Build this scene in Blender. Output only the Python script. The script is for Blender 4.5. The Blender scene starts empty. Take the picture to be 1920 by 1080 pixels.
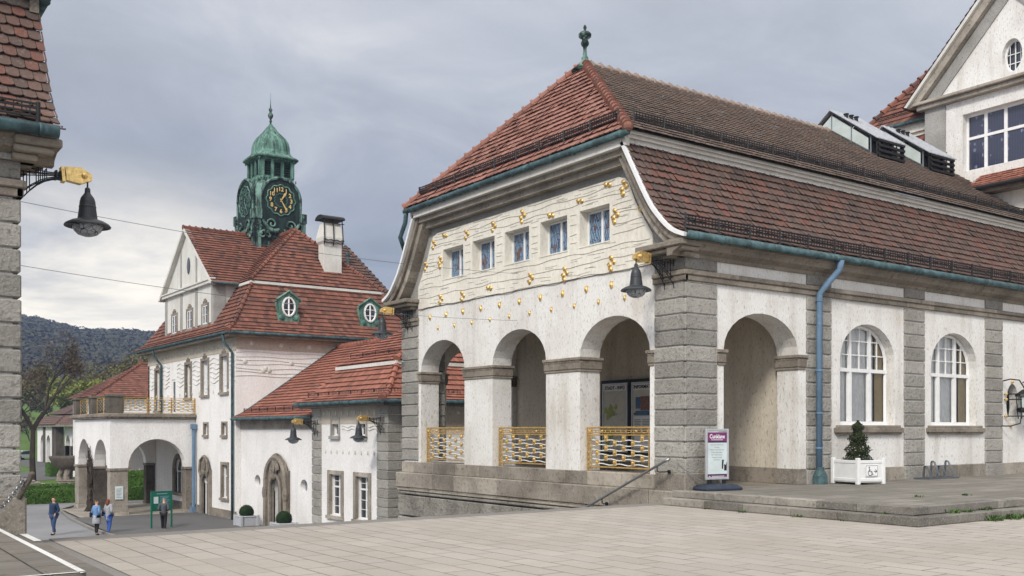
import bpy, math, random
from mathutils import Vector, Matrix, noise
random.seed(7)
S = bpy.context.scene
COL = S.collection
PI = math.pi
# ------------------------------------------------------------------ camera
cam = bpy.data.cameras.new("camera"); camo = bpy.data.objects.new("camera", cam); COL.objects.link(camo)
cam.sensor_width = 36; cam.lens = 36*1860/1920; cam.shift_y = 266/1920
cam.clip_start = 0.1; cam.clip_end = 6000
CX, CY = .5818, .8134                      # viewing direction in plan; the buildings follow the x and y axes
camo.location = (0, 0, 0)
camo.rotation_euler = (PI/2, 0, math.atan2(CY, CX)-PI/2)
S.camera = camo
# ------------------------------------------------------------------ sky
W = bpy.data.worlds.new("World"); S.world = W; W.use_nodes = True
nt = W.node_tree; nt.nodes.clear(); N = nt.nodes; LK = nt.links
def wn(t, **k):
    n = N.new(t)
    for a, b in k.items(): setattr(n, a, b)
    return n
def wmath(op, a, b=None, c=None):
    n = wn('ShaderNodeMath', operation=op)
    for i, v in enumerate((a, b, c)):
        if v is None: continue
        if isinstance(v, (int, float)): n.inputs[i].default_value = v
        else: LK.new(v, n.inputs[i])
    return n.outputs[0]
def wmix(f, a, b, mode='MIX'):
    n = wn('ShaderNodeMix', data_type='RGBA', blend_type=mode)
    for i, v in ((0, f), (6, a), (7, b)):
        if isinstance(v, (int, float)): n.inputs[i].default_value = v
        elif isinstance(v, tuple): n.inputs[i].default_value = v+(1,)
        else: LK.new(v, n.inputs[i])
    return n.outputs[2]
SUN_AZ = (-0.82, -0.57)                    # light comes from behind the camera, from the left
SUN_EL = math.radians(38)
tc = wn('ShaderNodeTexCoord'); sep = wn('ShaderNodeSeparateXYZ'); LK.new(tc.outputs['Generated'], sep.inputs[0])
dx, dy, dz = sep.outputs
zc = wmath('MAXIMUM', dz, 0.0)
den = wmath('ADD', zc, 0.22)
cmb = wn('ShaderNodeCombineXYZ'); LK.new(wmath('DIVIDE', dx, den), cmb.inputs[0]); LK.new(wmath('DIVIDE', dy, den), cmb.inputs[1]); LK.new(wmath('MULTIPLY', dz, 1.5), cmb.inputs[2])
def wnoise(sc, det, off, rough=.55, dist=0):
    mp = wn('ShaderNodeMapping'); LK.new(cmb.outputs[0], mp.inputs[0]); mp.inputs[1].default_value = off
    n = wn('ShaderNodeTexNoise'); LK.new(mp.outputs[0], n.inputs['Vector']); n.inputs['Scale'].default_value = sc
    n.inputs['Detail'].default_value = det; n.inputs['Roughness'].default_value = rough; n.inputs['Distortion'].default_value = dist
    return n.outputs['Fac']
def wramp(v, stops):
    r = wn('ShaderNodeValToRGB'); LK.new(v, r.inputs[0]); e = r.color_ramp.elements
    while len(e) < len(stops): e.new(.5)
    for el, (p, c) in zip(e, stops): el.position = p; el.color = c+(1,)
    return r.outputs[0]
cn = wmath('ADD', wmath('MULTIPLY', wnoise(.75, 8, (3.1, 1.7, 0), .55, .5), .7), wmath('MULTIPLY', wnoise(2.6, 6, (7.7, 2.2, 0), .6, .6), .3))
cl = wramp(cn, [(.39, (.21, .25, .33)), (.46, (.29, .33, .42)), (.515, (.39, .425, .50)), (.575, (.57, .58, .61))])
cl = wmix(wmath('MINIMUM', wmath('MULTIPLY', zc, 1.3), .85), cl, (.42, .415, .41))
# bright gap in the cloud low on the left
def dot3(v):
    d = wn('ShaderNodeVectorMath', operation='DOT_PRODUCT'); LK.new(tc.outputs['Generated'], d.inputs[0]); d.inputs[1].default_value = v
    return d.outputs['Value']
def dirpx(px, py):
    v = Vector((CX+CY*(px-960)/1860, CY-CX*(px-960)/1860, -(py-806)/1860)); v.normalize(); return tuple(v)
g1 = wn('ShaderNodeMapRange', interpolation_type='SMOOTHSTEP'); LK.new(dot3(dirpx(60, 590)), g1.inputs[0]); g1.inputs[1].default_value = .955; g1.inputs[2].default_value = .999
lowz = wn('ShaderNodeMapRange', interpolation_type='SMOOTHSTEP'); LK.new(dz, lowz.inputs[0]); lowz.inputs[1].default_value = .27; lowz.inputs[2].default_value = .10
gl = wmath('MULTIPLY', g1.outputs[0], lowz.outputs[0])
gn = wn('ShaderNodeMapRange'); LK.new(wnoise(1.5, 6, (9, 4, 0), .6, .3), gn.inputs[0]); gn.inputs[1].default_value = .33; gn.inputs[2].default_value = .62; gn.inputs[3].default_value = .30; gn.inputs[4].default_value = 1.45
gfac = wmath('MINIMUM', wmath('MULTIPLY', gl, gn.outputs[0]), 1.0)
cl = wmix(gfac, cl, (1.15, 1.06, .90))
# an overcast sky is brighter towards the zenith and, here, on the side behind the camera
zf = wmath('ADD', wmath('MULTIPLY', wmath('POWER', zc, 1.3), 2.0), 1.0)
bk = wn('ShaderNodeMapRange', interpolation_type='SMOOTHSTEP'); LK.new(dot3((SUN_AZ[0]*.85, SUN_AZ[1]*.85, .5)), bk.inputs[0]); bk.inputs[1].default_value = -.1; bk.inputs[2].default_value = 1.0
bk.inputs[3].default_value = 1.0; bk.inputs[4].default_value = 2.0
cc = wn('ShaderNodeVectorMath', operation='SCALE'); LK.new(cl, cc.inputs[0]); LK.new(wmath('MULTIPLY', zf, bk.outputs[0]), cc.inputs['Scale'])
sky = wn('ShaderNodeTexSky', sky_type='NISHITA', sun_disc=False, sun_elevation=SUN_EL, sun_rotation=math.atan2(SUN_AZ[0], SUN_AZ[1]))
sks = wn('ShaderNodeVectorMath', operation='SCALE'); LK.new(sky.outputs[0], sks.inputs[0]); sks.inputs['Scale'].default_value = .1
fin = wmix(.93, sks.outputs[0], cc.outputs[0])
bg = wn('ShaderNodeBackground'); LK.new(fin, bg.inputs[0]); bg.inputs[1].default_value = 1.0
wo = wn('ShaderNodeOutputWorld'); LK.new(bg.outputs[0], wo.inputs[0])
sun = bpy.data.lights.new("sun", 'SUN'); sun.energy = 2.6; sun.angle = math.radians(11); sun.color = (1, .95, .87)
suno = bpy.data.objects.new("sun", sun); COL.objects.link(suno)
sv = Vector((SUN_AZ[0]*math.cos(SUN_EL), SUN_AZ[1]*math.cos(SUN_EL), math.sin(SUN_EL)))
suno.rotation_euler = sv.to_track_quat('Z', 'Y').to_euler()
S.view_settings.view_transform = 'Standard'; S.view_settings.look = 'None'; S.view_settings.gamma = 1; S.view_settings.exposure = 0.0
# ------------------------------------------------------------------ materials
class Mat:
    def __init__(s, name):
        s.m = bpy.data.materials.new(name); s.m.use_nodes = True; s.t = s.m.node_tree
        s.b = s.t.nodes['Principled BSDF']; s.tc = s.n('ShaderNodeTexCoord')
        s.nrm = None
    def n(s, t, **k):
        n = s.t.nodes.new(t)
        for a, b in k.items(): setattr(n, a, b)
        return n
    def l(s, a, b): s.t.links.new(a, b)
    def vec(s, scale=(1, 1, 1), src='Object'):
        mp = s.n('ShaderNodeMapping'); s.l(s.tc.outputs[src], mp.inputs[0]); mp.inputs[3].default_value = scale; return mp.outputs[0]
    def noise(s, scale, det=4, sc3=(1, 1, 1), rough=.55):
        n = s.n('ShaderNodeTexNoise'); s.l(s.vec(sc3), n.inputs['Vector']); n.inputs['Scale'].default_value = scale
        n.inputs['Detail'].default_value = det; n.inputs['Roughness'].default_value = rough; return n.outputs['Fac']
    def rng(s, v, a, b, c=0, d=1):
        r = s.n('ShaderNodeMapRange'); s.l(v, r.inputs[0])
        for i, x in enumerate((a, b, c, d)): r.inputs[i+1].default_value = x
        return r.outputs[0]
    def mix(s, f, a, b, mode='MIX'):
        n = s.n('ShaderNodeMix', data_type='RGBA', blend_type=mode)
        for i, v in ((0, f), (6, a), (7, b)):
            if isinstance(v, (int, float)): n.inputs[i].default_value = v
            elif isinstance(v, tuple): n.inputs[i].default_value = v+(1,)
            else: s.l(v, n.inputs[i])
        return n.outputs[2]
    def math(s, op, a, b):
        n = s.n('ShaderNodeMath', operation=op)
        for i, v in enumerate((a, b)):
            if isinstance(v, (int, float)): n.inputs[i].default_value = v
            else: s.l(v, n.inputs[i])
        return n.outputs[0]
    def island(s):
        return s.n('ShaderNodeNewGeometry').outputs['Random Per Island']
    def bump(s, h, strength, dist):
        b = s.n('ShaderNodeBump'); s.l(h, b.inputs['Height']); b.inputs['Strength'].default_value = strength; b.inputs['Distance'].default_value = dist
        if s.nrm: s.l(s.nrm, b.inputs['Normal'])
        s.nrm = b.outputs[0]; s.l(s.nrm, s.b.inputs['Normal'])
    def base(s, c, rough=.8, metal=0, spec=.3):
        if isinstance(c, tuple): s.b.inputs['Base Color'].default_value = c+(1,)
        else: s.l(c, s.b.inputs['Base Color'])
        s.b.inputs['Roughness'].default_value = rough; s.b.inputs['Metallic'].default_value = metal
        s.b.inputs['Specular IOR Level'].default_value = spec
        return s.m
def plaster(name, c, d, speck=.5, sc=1.0, bumpd=.012, streak=.35):
    m = Mat(name)
    f = m.noise(22*sc, 6, (1, 1, .55), .65)
    g = m.noise(.7, 4); st = m.noise(2.2, 5, (1, 1, .12), .6)
    dirt = m.math('ADD', m.math('MULTIPLY', m.rng(g, .42, .72), .35), m.math('MULTIPLY', m.rng(st, .5, .78), streak))
    col = m.mix(dirt, c, d)
    sp = m.rng(m.noise(20*sc, 3, (1, 1, .4), .55), .59, .66)
    col = m.mix(m.math('MULTIPLY', sp, speck), col, tuple(x*.42 for x in d))
    fine = m.rng(f, .3, .75, .84, 1.06)
    col = m.mix(1.0, col, fine, 'MULTIPLY')
    m.bump(f, .7, bumpd); m.bump(m.math('MULTIPLY', sp, -1.0), .5, .01)
    return m.base(col, .95, spec=.15)
def stone(name, c, d, bump=.6, dist=.02, sc=9, isl=.3, spots=.5):
    m = Mat(name)
    f = m.noise(sc, 8, rough=.68); g = m.noise(1.1, 5); r = m.island()
    col = m.mix(m.rng(g, .35, .7), c, d)
    col = m.mix(1.0, col, m.rng(r, 0, 1, 1-isl, 1+isl*.4), 'MULTIPLY')
    col = m.mix(m.math('MULTIPLY', m.rng(f, .53, .68), spots), col, tuple(x*.38 for x in d))
    col = m.mix(m.math('MULTIPLY', m.rng(m.noise(sc*4, 3), .5, .7), .35), col, tuple(min(1, x*1.5) for x in c))
    m.bump(f, bump, dist)
    return m.base(col, .95, spec=.15)
def tile(name, cols, lichen=(.3, .28, .24), la=.25, dark=(.06, .045, .04), da=.4):
    m = Mat(name); r = m.island()
    rp = m.n('ShaderNodeValToRGB'); m.l(r, rp.inputs[0]); e = rp.color_ramp.elements
    while len(e) < len(cols): e.new(.5)
    for i, el in enumerate(e): el.position = i/(len(cols)-1); el.color = cols[i]+(1,)
    col = rp.outputs[0]
    col = m.mix(m.math('MULTIPLY', m.rng(m.noise(.9, 5, rough=.65), .42, .68), da), col, dark)
    col = m.mix(m.math('MULTIPLY', m.rng(m.noise(14, 5, rough=.7), .55, .7), la), col, lichen)
    col = m.mix(1.0, col, m.rng(m.noise(30, 4, (1, 1, 1), .7), .3, .75, .75, 1.15), 'MULTIPLY')
    m.bump(m.noise(25, 4), .4, .006)
    return m.base(col, .85, spec=.25)
def flat(name, c, rough=.6, metal=0, var=.12, sc=6, spec=.35, bump=0):
    m = Mat(name); f = m.noise(sc, 5, rough=.6)
    col = m.mix(1.0, c, m.rng(f, .3, .7, 1-var, 1+var), 'MULTIPLY')
    if bump: m.bump(m.noise(sc*5, 4), .5, bump)
    return m.base(col, rough, metal, spec)
def patina(name, c, d, amt=.7, sc3=(1, 1, .25)):
    m = Mat(name); f = m.noise(3.2, 7, sc3, .68)
    col = m.mix(m.math('MULTIPLY', m.rng(f, .41, .56), amt), c, d)
    col = m.mix(m.math('MULTIPLY', m.rng(m.noise(9, 5), .58, .72), .5), col, tuple(min(1, x*1.7) for x in c))
    m.bump(m.noise(18, 4), .3, .01)
    return m.base(col, .7, .1, .3)
M = {}
M['plaster'] = plaster('white_roughcast', (.78, .765, .735), (.44, .39, .32), .40, 1.0, .012, .55)
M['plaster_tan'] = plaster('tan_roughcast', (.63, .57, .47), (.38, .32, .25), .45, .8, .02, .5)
M['plaster_far'] = plaster('white_plaster', (.80, .78, .76), (.58, .54, .49), .2, .6, .015, .3)
M['plaster_beige'] = plaster('beige_roughcast', (.50, .45, .37), (.33, .29, .23), .4, 1, .02, .3)
M['cream'] = plaster('cream_plaster', (.79, .755, .665), (.52, .48, .41), .06, .6, .004, .25)
M['groove'] = flat('groove_shade', (.30, .265, .21), .9)  # darker cream: the shade of recessed grooves put into the line colour
M['pebble'] = stone('grey_pebbledash', (.36, .35, .33), (.24, .23, .21), .9, .02, 22, 0, .8)
M['quoin'] = stone('rusticated_grey_stone', (.40, .385, .35), (.29, .27, .24), 1.0, .07, 13, .3, .9)
M['sand'] = stone('weathered_sandstone', (.285, .25, .205), (.145, .125, .105), .8, .03, 7, .35, .75)
M['sandl'] = stone('pale_sandstone', (.365, .33, .28), (.20, .175, .145), .8, .03, 9, .4, .8)
M['rubble'] = stone('rough_rubble_stone', (.44, .42, .37), (.20, .185, .16), 1.0, .12, 9, .2, 1.0)
M['greystone'] = stone('grey_step_stone', (.30, .28, .245), (.15, .138, .12), .8, .03, 8, .45, .7)
M['darkstone'] = stone('dark_weathered_stone', (.13, .115, .095), (.06, .05, .045), .7, .03, 5, .35, .6)
M['tile_red'] = tile('red_clay_tile', [(.085, .042, .034), (.20, .08, .055), (.26, .105, .072), (.16, .066, .045), (.23, .092, .062)], la=.25, da=.45)
M['tile_bright'] = tile('orange_clay_tile', [(.20, .08, .055), (.32, .125, .085), (.37, .15, .105), (.26, .10, .07), (.34, .135, .09)], la=.2, da=.35)
M['tile_old'] = tile('dark_weathered_tile', [(.075, .055, .048), (.125, .08, .066), (.145, .088, .07), (.10, .066, .056), (.17, .075, .055)], la=.3, da=.25)
M['tile_grey'] = tile('lichen_grey_tile', [(.30, .25, .215), (.37, .305, .26), (.42, .345, .295), (.33, .265, .225), (.39, .285, .235)], la=.3, da=.2)
M['tile_pink'] = tile('faded_pink_clay_tile', [(.20, .09, .065), (.30, .14, .105), (.25, .115, .085), (.34, .17, .135), (.28, .12, .09)], la=.3, da=.25)
M['under'] = flat('tile_gap_shade', (.035, .03, .028), .95)  # near-black sheet below the tiles; its colour paints shade into the row gaps
M['white'] = flat('white_painted_wood', (.74, .74, .73), .45, var=.06)
M['offwhite'] = plaster('off_white_render', (.66, .645, .60), (.42, .39, .33), .05, 1, .004, .5)
M['gutter'] = patina('blue_green_copper', (.075, .135, .145), (.03, .05, .055), .8, (1, 1, 1))
M['pipe'] = patina('blue_painted_pipe', (.14, .225, .33), (.08, .14, .20), .5)
M['copper'] = patina('green_copper_patina', (.145, .25, .21), (.010, .018, .018), 1.0)
M['copperlt'] = patina('pale_copper_patina', (.15, .28, .22), (.035, .08, .068), .8)
M['copperdk'] = patina('dark_copper', (.008, .013, .015), (.04, .09, .075), .3)
M['iron'] = flat('black_iron', (.018, .018, .019), .5, .3)
M['lampblack'] = flat('matt_black_enamel', (.03, .033, .037), .45, 0, spec=.4)
M['steel'] = flat('brushed_steel', (.30, .31, .32), .35, .9)
M['greysteel'] = flat('grey_galvanised_steel', (.13, .15, .17), .5, .5)
M['gold'] = flat('gilded_metal', (.80, .56, .22), .36, .85, var=.35, sc=14, bump=.004)
M['golddull'] = flat('dull_gilt_iron', (.62, .40, .13), .45, .6, var=.3, sc=10)
M['glassdark'] = flat('dark_window_glass', (.03, .035, .045), .06, 0, var=.4, sc=1.5, spec=.8)
M['curtain'] = flat('window_curtain', (.80, .80, .79), .9, var=.1)
M['curtaintan'] = flat('tan_curtain', (.42, .33, .18), .9)
M['blind'] = flat('roller_blind', (.62, .63, .66), .7, var=.06)
M['roomdark'] = flat('unlit_room', (.05, .048, .045), .9)  # near-black panel colour standing in for the shade of unlit rooms
M['blackvoid'] = flat('black_painted_case', (.012, .012, .013), .5)
M['paper'] = flat('pale_poster_paper', (.60, .59, .52), .7, var=.05)
M['mapgreen'] = flat('map_green', (.36, .40, .12), .7); M['mapwater'] = flat('map_blue', (.25, .38, .5), .7)
M['posterblue'] = flat('poster_blue', (.08, .16, .30), .6); M['posterbrown'] = flat('poster_photo', (.22, .12, .09), .6, var=.5, sc=20)
M['ink'] = flat('black_ink', (.015, .015, .015), .8); M['inkgrey'] = flat('grey_ink', (.10, .10, .13), .8)
M['purple'] = flat('purple_print', (.17, .03, .13), .5); M['navy'] = flat('navy_print', (.02, .022, .05), .5)
M['posterpale'] = flat('pale_blue_print', (.55, .62, .62), .5, var=.1, sc=3); M['posterwhite'] = flat('white_print', (.8, .8, .8), .5, var=.02)
M['alu'] = flat('silver_aluminium', (.50, .51, .53), .4, .5)
M['rubber'] = flat('dark_blue_plastic', (.025, .035, .055), .5)
M['signgreen'] = flat('green_signboard', (.01, .13, .085), .4)
M['boxgrey'] = flat('grey_planter_paint', (.42, .43, .46), .5, var=.06)
M['skin'] = flat('skin', (.55, .31, .22), .6, var=.05)
for k, c in dict(jacket=(.012, .03, .075), jeans=(.03, .06, .13), brightjeans=(.03, .085, .30), denim=(.12, .22, .40), greyknit=(.30, .31, .33), black=(.01, .01, .012), suit=(.06, .068, .08), greyhair=(.36, .35, .34), brownhair=(.05, .025, .014), auburn=(.15, .04, .018), fairhair=(.26, .16, .07), whitecloth=(.62, .63, .66), shoe=(.02, .018, .016), soil=(.03, .022, .016), carpaint=(.50, .52, .55), tyre=(.015, .015, .015)).items():
    M[k] = flat(k, c, .75 if k != 'carpaint' else .3, var=.18, sc=12)
def leafmat(name, cols, rough=.7):
    m = Mat(name); rp = m.n('ShaderNodeValToRGB'); m.l(m.island(), rp.inputs[0]); e = rp.color_ramp.elements
    while len(e) < len(cols): e.new(.5)
    for i, el in enumerate(e): el.position = i/(len(cols)-1); el.color = cols[i]+(1,)
    col = m.mix(m.math('MULTIPLY', m.rng(m.noise(.5, 3), .4, .65), .4), rp.outputs[0], tuple(x*.5 for x in cols[0]))
    return m.base(col, rough, spec=.2)
M['yew'] = leafmat('dark_evergreen_leaf', [(.012, .022, .010), (.020, .036, .013), (.045, .06, .02), (.04, .03, .014)])
M['box'] = leafmat('box_hedge_leaf', [(.035, .075, .012), (.06, .13, .02), (.085, .17, .03), (.045, .09, .015)])
M['boxdark'] = leafmat('clipped_box_leaf', [(.012, .03, .012), (.02, .045, .016), (.035, .065, .02)])
M['springleaf'] = leafmat('fresh_spring_leaf', [(.20, .23, .05), (.27, .29, .07), (.16, .19, .05), (.22, .22, .08)])
M['budleaf'] = leafmat('brown_bud', [(.07, .045, .028), (.11, .07, .04), (.08, .06, .035), (.13, .10, .05)])
M['olive'] = leafmat('olive_leaf', [(.11, .105, .045), (.16, .15, .06), (.09, .085, .04), (.18, .15, .07)])
M['weed'] = leafmat('weed_leaf', [(.05, .10, .02), (.08, .15, .03), (.04, .07, .02)])
M['bark'] = stone('tree_bark', (.055, .043, .035), (.03, .024, .02), .8, .03, 10, 0, .4)
M['forest'] = leafmat('far_woodland', [(.028, .032, .028), (.042, .04, .032), (.04, .032, .028), (.065, .07, .032), (.028, .032, .03)])
# paving materials
def paving():
    m = Mat('beige_slab_paving')
    mp = m.n('ShaderNodeMapping'); m.l(m.tc.outputs['Object'], mp.inputs[0]); mp.inputs[2].default_value = (0, 0, PI/2); mp.inputs[1].default_value = (.13, .2, 0)
    wob = m.n('ShaderNodeTexNoise'); m.l(mp.outputs[0], wob.inputs['Vector']); wob.inputs['Scale'].default_value = 1.3
    add = m.n('ShaderNodeMix', data_type='VECTOR'); add.inputs[0].default_value = .012; m.l(mp.outputs[0], add.inputs[4]); m.l(wob.outputs['Color'], add.inputs[5])
    b = m.n('ShaderNodeTexBrick'); m.l(add.outputs[1], b.inputs['Vector'])
    b.inputs['Scale'].default_value = 1; b.inputs['Brick Width'].default_value = .80; b.inputs['Row Height'].default_value = .40; b.inputs['Mortar Size'].default_value = .012
    b.inputs['Mortar Smooth'].default_value = .2; b.offset = .42; b.inputs['Color1'].default_value = (.345, .315, .28, 1); b.inputs['Color2'].default_value = (.40, .362, .32, 1); b.inputs['Mortar'].default_value = (.13, .105, .08, 1)
    b.inputs['Bias'].default_value = 0
    col = b.outputs['Color']
    fade = m.math('MULTIPLY', b.outputs['Fac'], m.rng(m.noise(.6, 5), .35, .6, .35, 1.0))
    soft = m.mix(m.rng(m.noise(1.6, 3), .35, .7), (.47, .41, .345), (.53, .47, .40))
    soft = m.mix(.45, soft, b.outputs['Color'])
    body = m.mix(b.outputs['Fac'], b.outputs['Color'], (.37, .335, .295))
    col = m.mix(fade, body, (.11, .09, .065))
    col = m.mix(m.math('MULTIPLY', m.rng(m.noise(.35, 6, rough=.7), .42, .66), .5), col, (.29, .25, .205))
    col = m.mix(1.0, col, m.rng(m.noise(60, 3), .3, .7, .86, 1.1), 'MULTIPLY')
    col = m.mix(m.math('MULTIPLY', m.rng(m.noise(4, 5, rough=.75), .64, .72), .35), col, (.22, .19, .15))
    m.bump(m.math('MULTIPLY', b.outputs['Fac'], -1.0), .6, .01); m.bump(m.noise(70, 3), .25, .003)
    return m.base(col, .85, spec=.25)
M['paving'] = paving()
def slabs(name, c1, c2, mort, w, h, rot=0, moss=0.5, mossc=(.07, .08, .03)):
    m = Mat(name)
    mp = m.n('ShaderNodeMapping'); m.l(m.tc.outputs['Object'], mp.inputs[0]); mp.inputs[2].default_value = (0, 0, rot)
    b = m.n('ShaderNodeTexBrick'); m.l(mp.outputs[0], b.inputs['Vector']); b.inputs['Scale'].default_value = 1
    b.inputs['Brick Width'].default_value = w; b.inputs['Row Height'].default_value = h; b.inputs['Mortar Size'].default_value = .012
    b.inputs['Color1'].default_value = c1+(1,); b.inputs['Color2'].default_value = c2+(1,); b.inputs['Mortar'].default_value = mort+(1,)
    col = m.mix(m.math('MULTIPLY', m.rng(m.noise(1.2, 7, (1, 3, 1), .7), .4, .65), .55), b.outputs['Color'], tuple(x*.5 for x in c1))
    col = m.mix(m.math('MULTIPLY', m.rng(m.noise(2.3, 6, rough=.7), .60, .68), moss), col, mossc)
    m.bump(m.noise(12, 6), .5, .01); m.bump(m.math('MULTIPLY', b.outputs['Fac'], -1.0), .7, .015)
    return m.base(col, .9, spec=.2)
M['terrace'] = slabs('terrace_flagstones', (.25, .232, .20), (.17, .155, .135), (.05, .045, .036), 1.1, .7, 0, .45)
M['darkslab'] = slabs('dark_mossy_slabs', (.20, .18, .155), (.13, .118, .105), (.03, .028, .02), 1.3, .95, PI/2, .6)
def asphalt(name, c):
    m = Mat(name)
    col = m.mix(m.rng(m.noise(.3, 6, rough=.65), .3, .7), c, tuple(x*.72 for x in c))
    col = m.mix(1.0, col, m.rng(m.noise(45, 3), .3, .7, .8, 1.15), 'MULTIPLY')
    m.bump(m.noise(60, 3), .4, .004); return m.base(col, .9, spec=.2)
M['asphalt'] = asphalt('grey_asphalt', (.235, .235, .24)); M['asphaltd'] = asphalt('dark_asphalt', (.125, .122, .12)); M['kerb'] = asphalt('grey_kerb', (.24, .225, .205))
M['gravel'] = asphalt('pale_gravel', (.45, .42, .38)); M['line'] = asphalt('white_line_paint', (.72, .71, .68))
def grassm():
    m = Mat('grass'); col = m.mix(m.rng(m.noise(.5, 6), .35, .65), (.075, .14, .025), (.11, .16, .045))
    col = m.mix(1.0, col, m.rng(m.noise(20, 4), .3, .7, .6, 1.25), 'MULTIPLY'); m.bump(m.noise(30, 4), .8, .05); return m.base(col, .95, spec=.1)
M['grass'] = grassm()
def stained():
    m = Mat('blue_stained_glass')
    w = m.n('ShaderNodeTexWave', wave_type='RINGS', rings_direction='SPHERICAL'); m.l(m.vec((3.5, 3.5, 1.3)), w.inputs['Vector']); w.inputs['Scale'].default_value = 1.6; w.inputs['Distortion'].default_value = 3; w.inputs['Detail'].default_value = 2
    v = m.n('ShaderNodeTexVoronoi', feature='DISTANCE_TO_EDGE'); m.l(m.vec((1, 1, .45)), v.inputs['Vector']); v.inputs['Scale'].default_value = 9
    col = m.mix(m.rng(w.outputs['Fac'], .3, .75), (.035, .07, .16), (.22, .34, .46))
    col = m.mix(m.rng(m.noise(3.5, 2, (1, 1, .6)), .56, .64), col, (.12, .055, .045))
    col = m.mix(m.rng(v.outputs['Distance'], .045, .02), col, (.008, .009, .014))
    return m.base(col, .12, 0, .7)
M['stained'] = stained()
def stained2():
    m = Mat('violet_stained_glass'); v = m.n('ShaderNodeTexVoronoi'); m.l(m.vec((1, 1, .8)), v.inputs['Vector']); v.inputs['Scale'].default_value = 4
    col = m.mix(m.rng(v.outputs['Distance'], .18, .26), (.17, .19, .30), (.045, .05, .085))
    w = m.n('ShaderNodeTexWave', bands_direction='Y'); m.l(m.vec(), w.inputs['Vector']); w.inputs['Scale'].default_value = 5
    col = m.mix(m.rng(w.outputs['Fac'], .85, .95), col, (.02, .02, .03)); return m.base(col, .15, 0, .6)
M['stained2'] = stained2()
def glassm(name, tint=(.95, .96, .96)):
    m = Mat(name); t = m.t; mixs = m.n('ShaderNodeMixShader'); tr = m.n('ShaderNodeBsdfTransparent'); gl = m.n('ShaderNodeBsdfGlossy')
    tr.inputs[0].default_value = tint+(1,); gl.inputs['Roughness'].default_value = .03; fr = m.n('ShaderNodeFresnel'); fr.inputs[0].default_value = 1.5
    f = m.math('ADD', m.math('MULTIPLY', fr.outputs[0], .9), .03)
    m.l(f, mixs.inputs[0]); m.l(tr.outputs[0], mixs.inputs[1]); m.l(gl.outputs[0], mixs.inputs[2]); m.l(mixs.outputs[0], t.nodes['Material Output'].inputs[0]); return m.m
M['glass'] = glassm('clear_glass')
M['greyglass'] = flat('grey_reflective_glass', (.13, .15, .18), .15, 0, var=.3, sc=2, spec=.7)
M['frost'] = flat('frosted_glass', (.48, .54, .52), .25, 0, var=.15, sc=2, spec=.6)
def crackle():
    m = Mat('leaded_lamp_glass'); v = m.n('ShaderNodeTexVoronoi', feature='DISTANCE_TO_EDGE'); m.l(m.vec(), v.inputs['Vector']); v.inputs['Scale'].default_value = 13
    col = m.mix(m.rng(v.outputs['Distance'], .06, .03), (.32, .35, .38), (.012, .012, .014)); return m.base(col, .2, 0, .6)
M['crackle'] = crackle()
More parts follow.
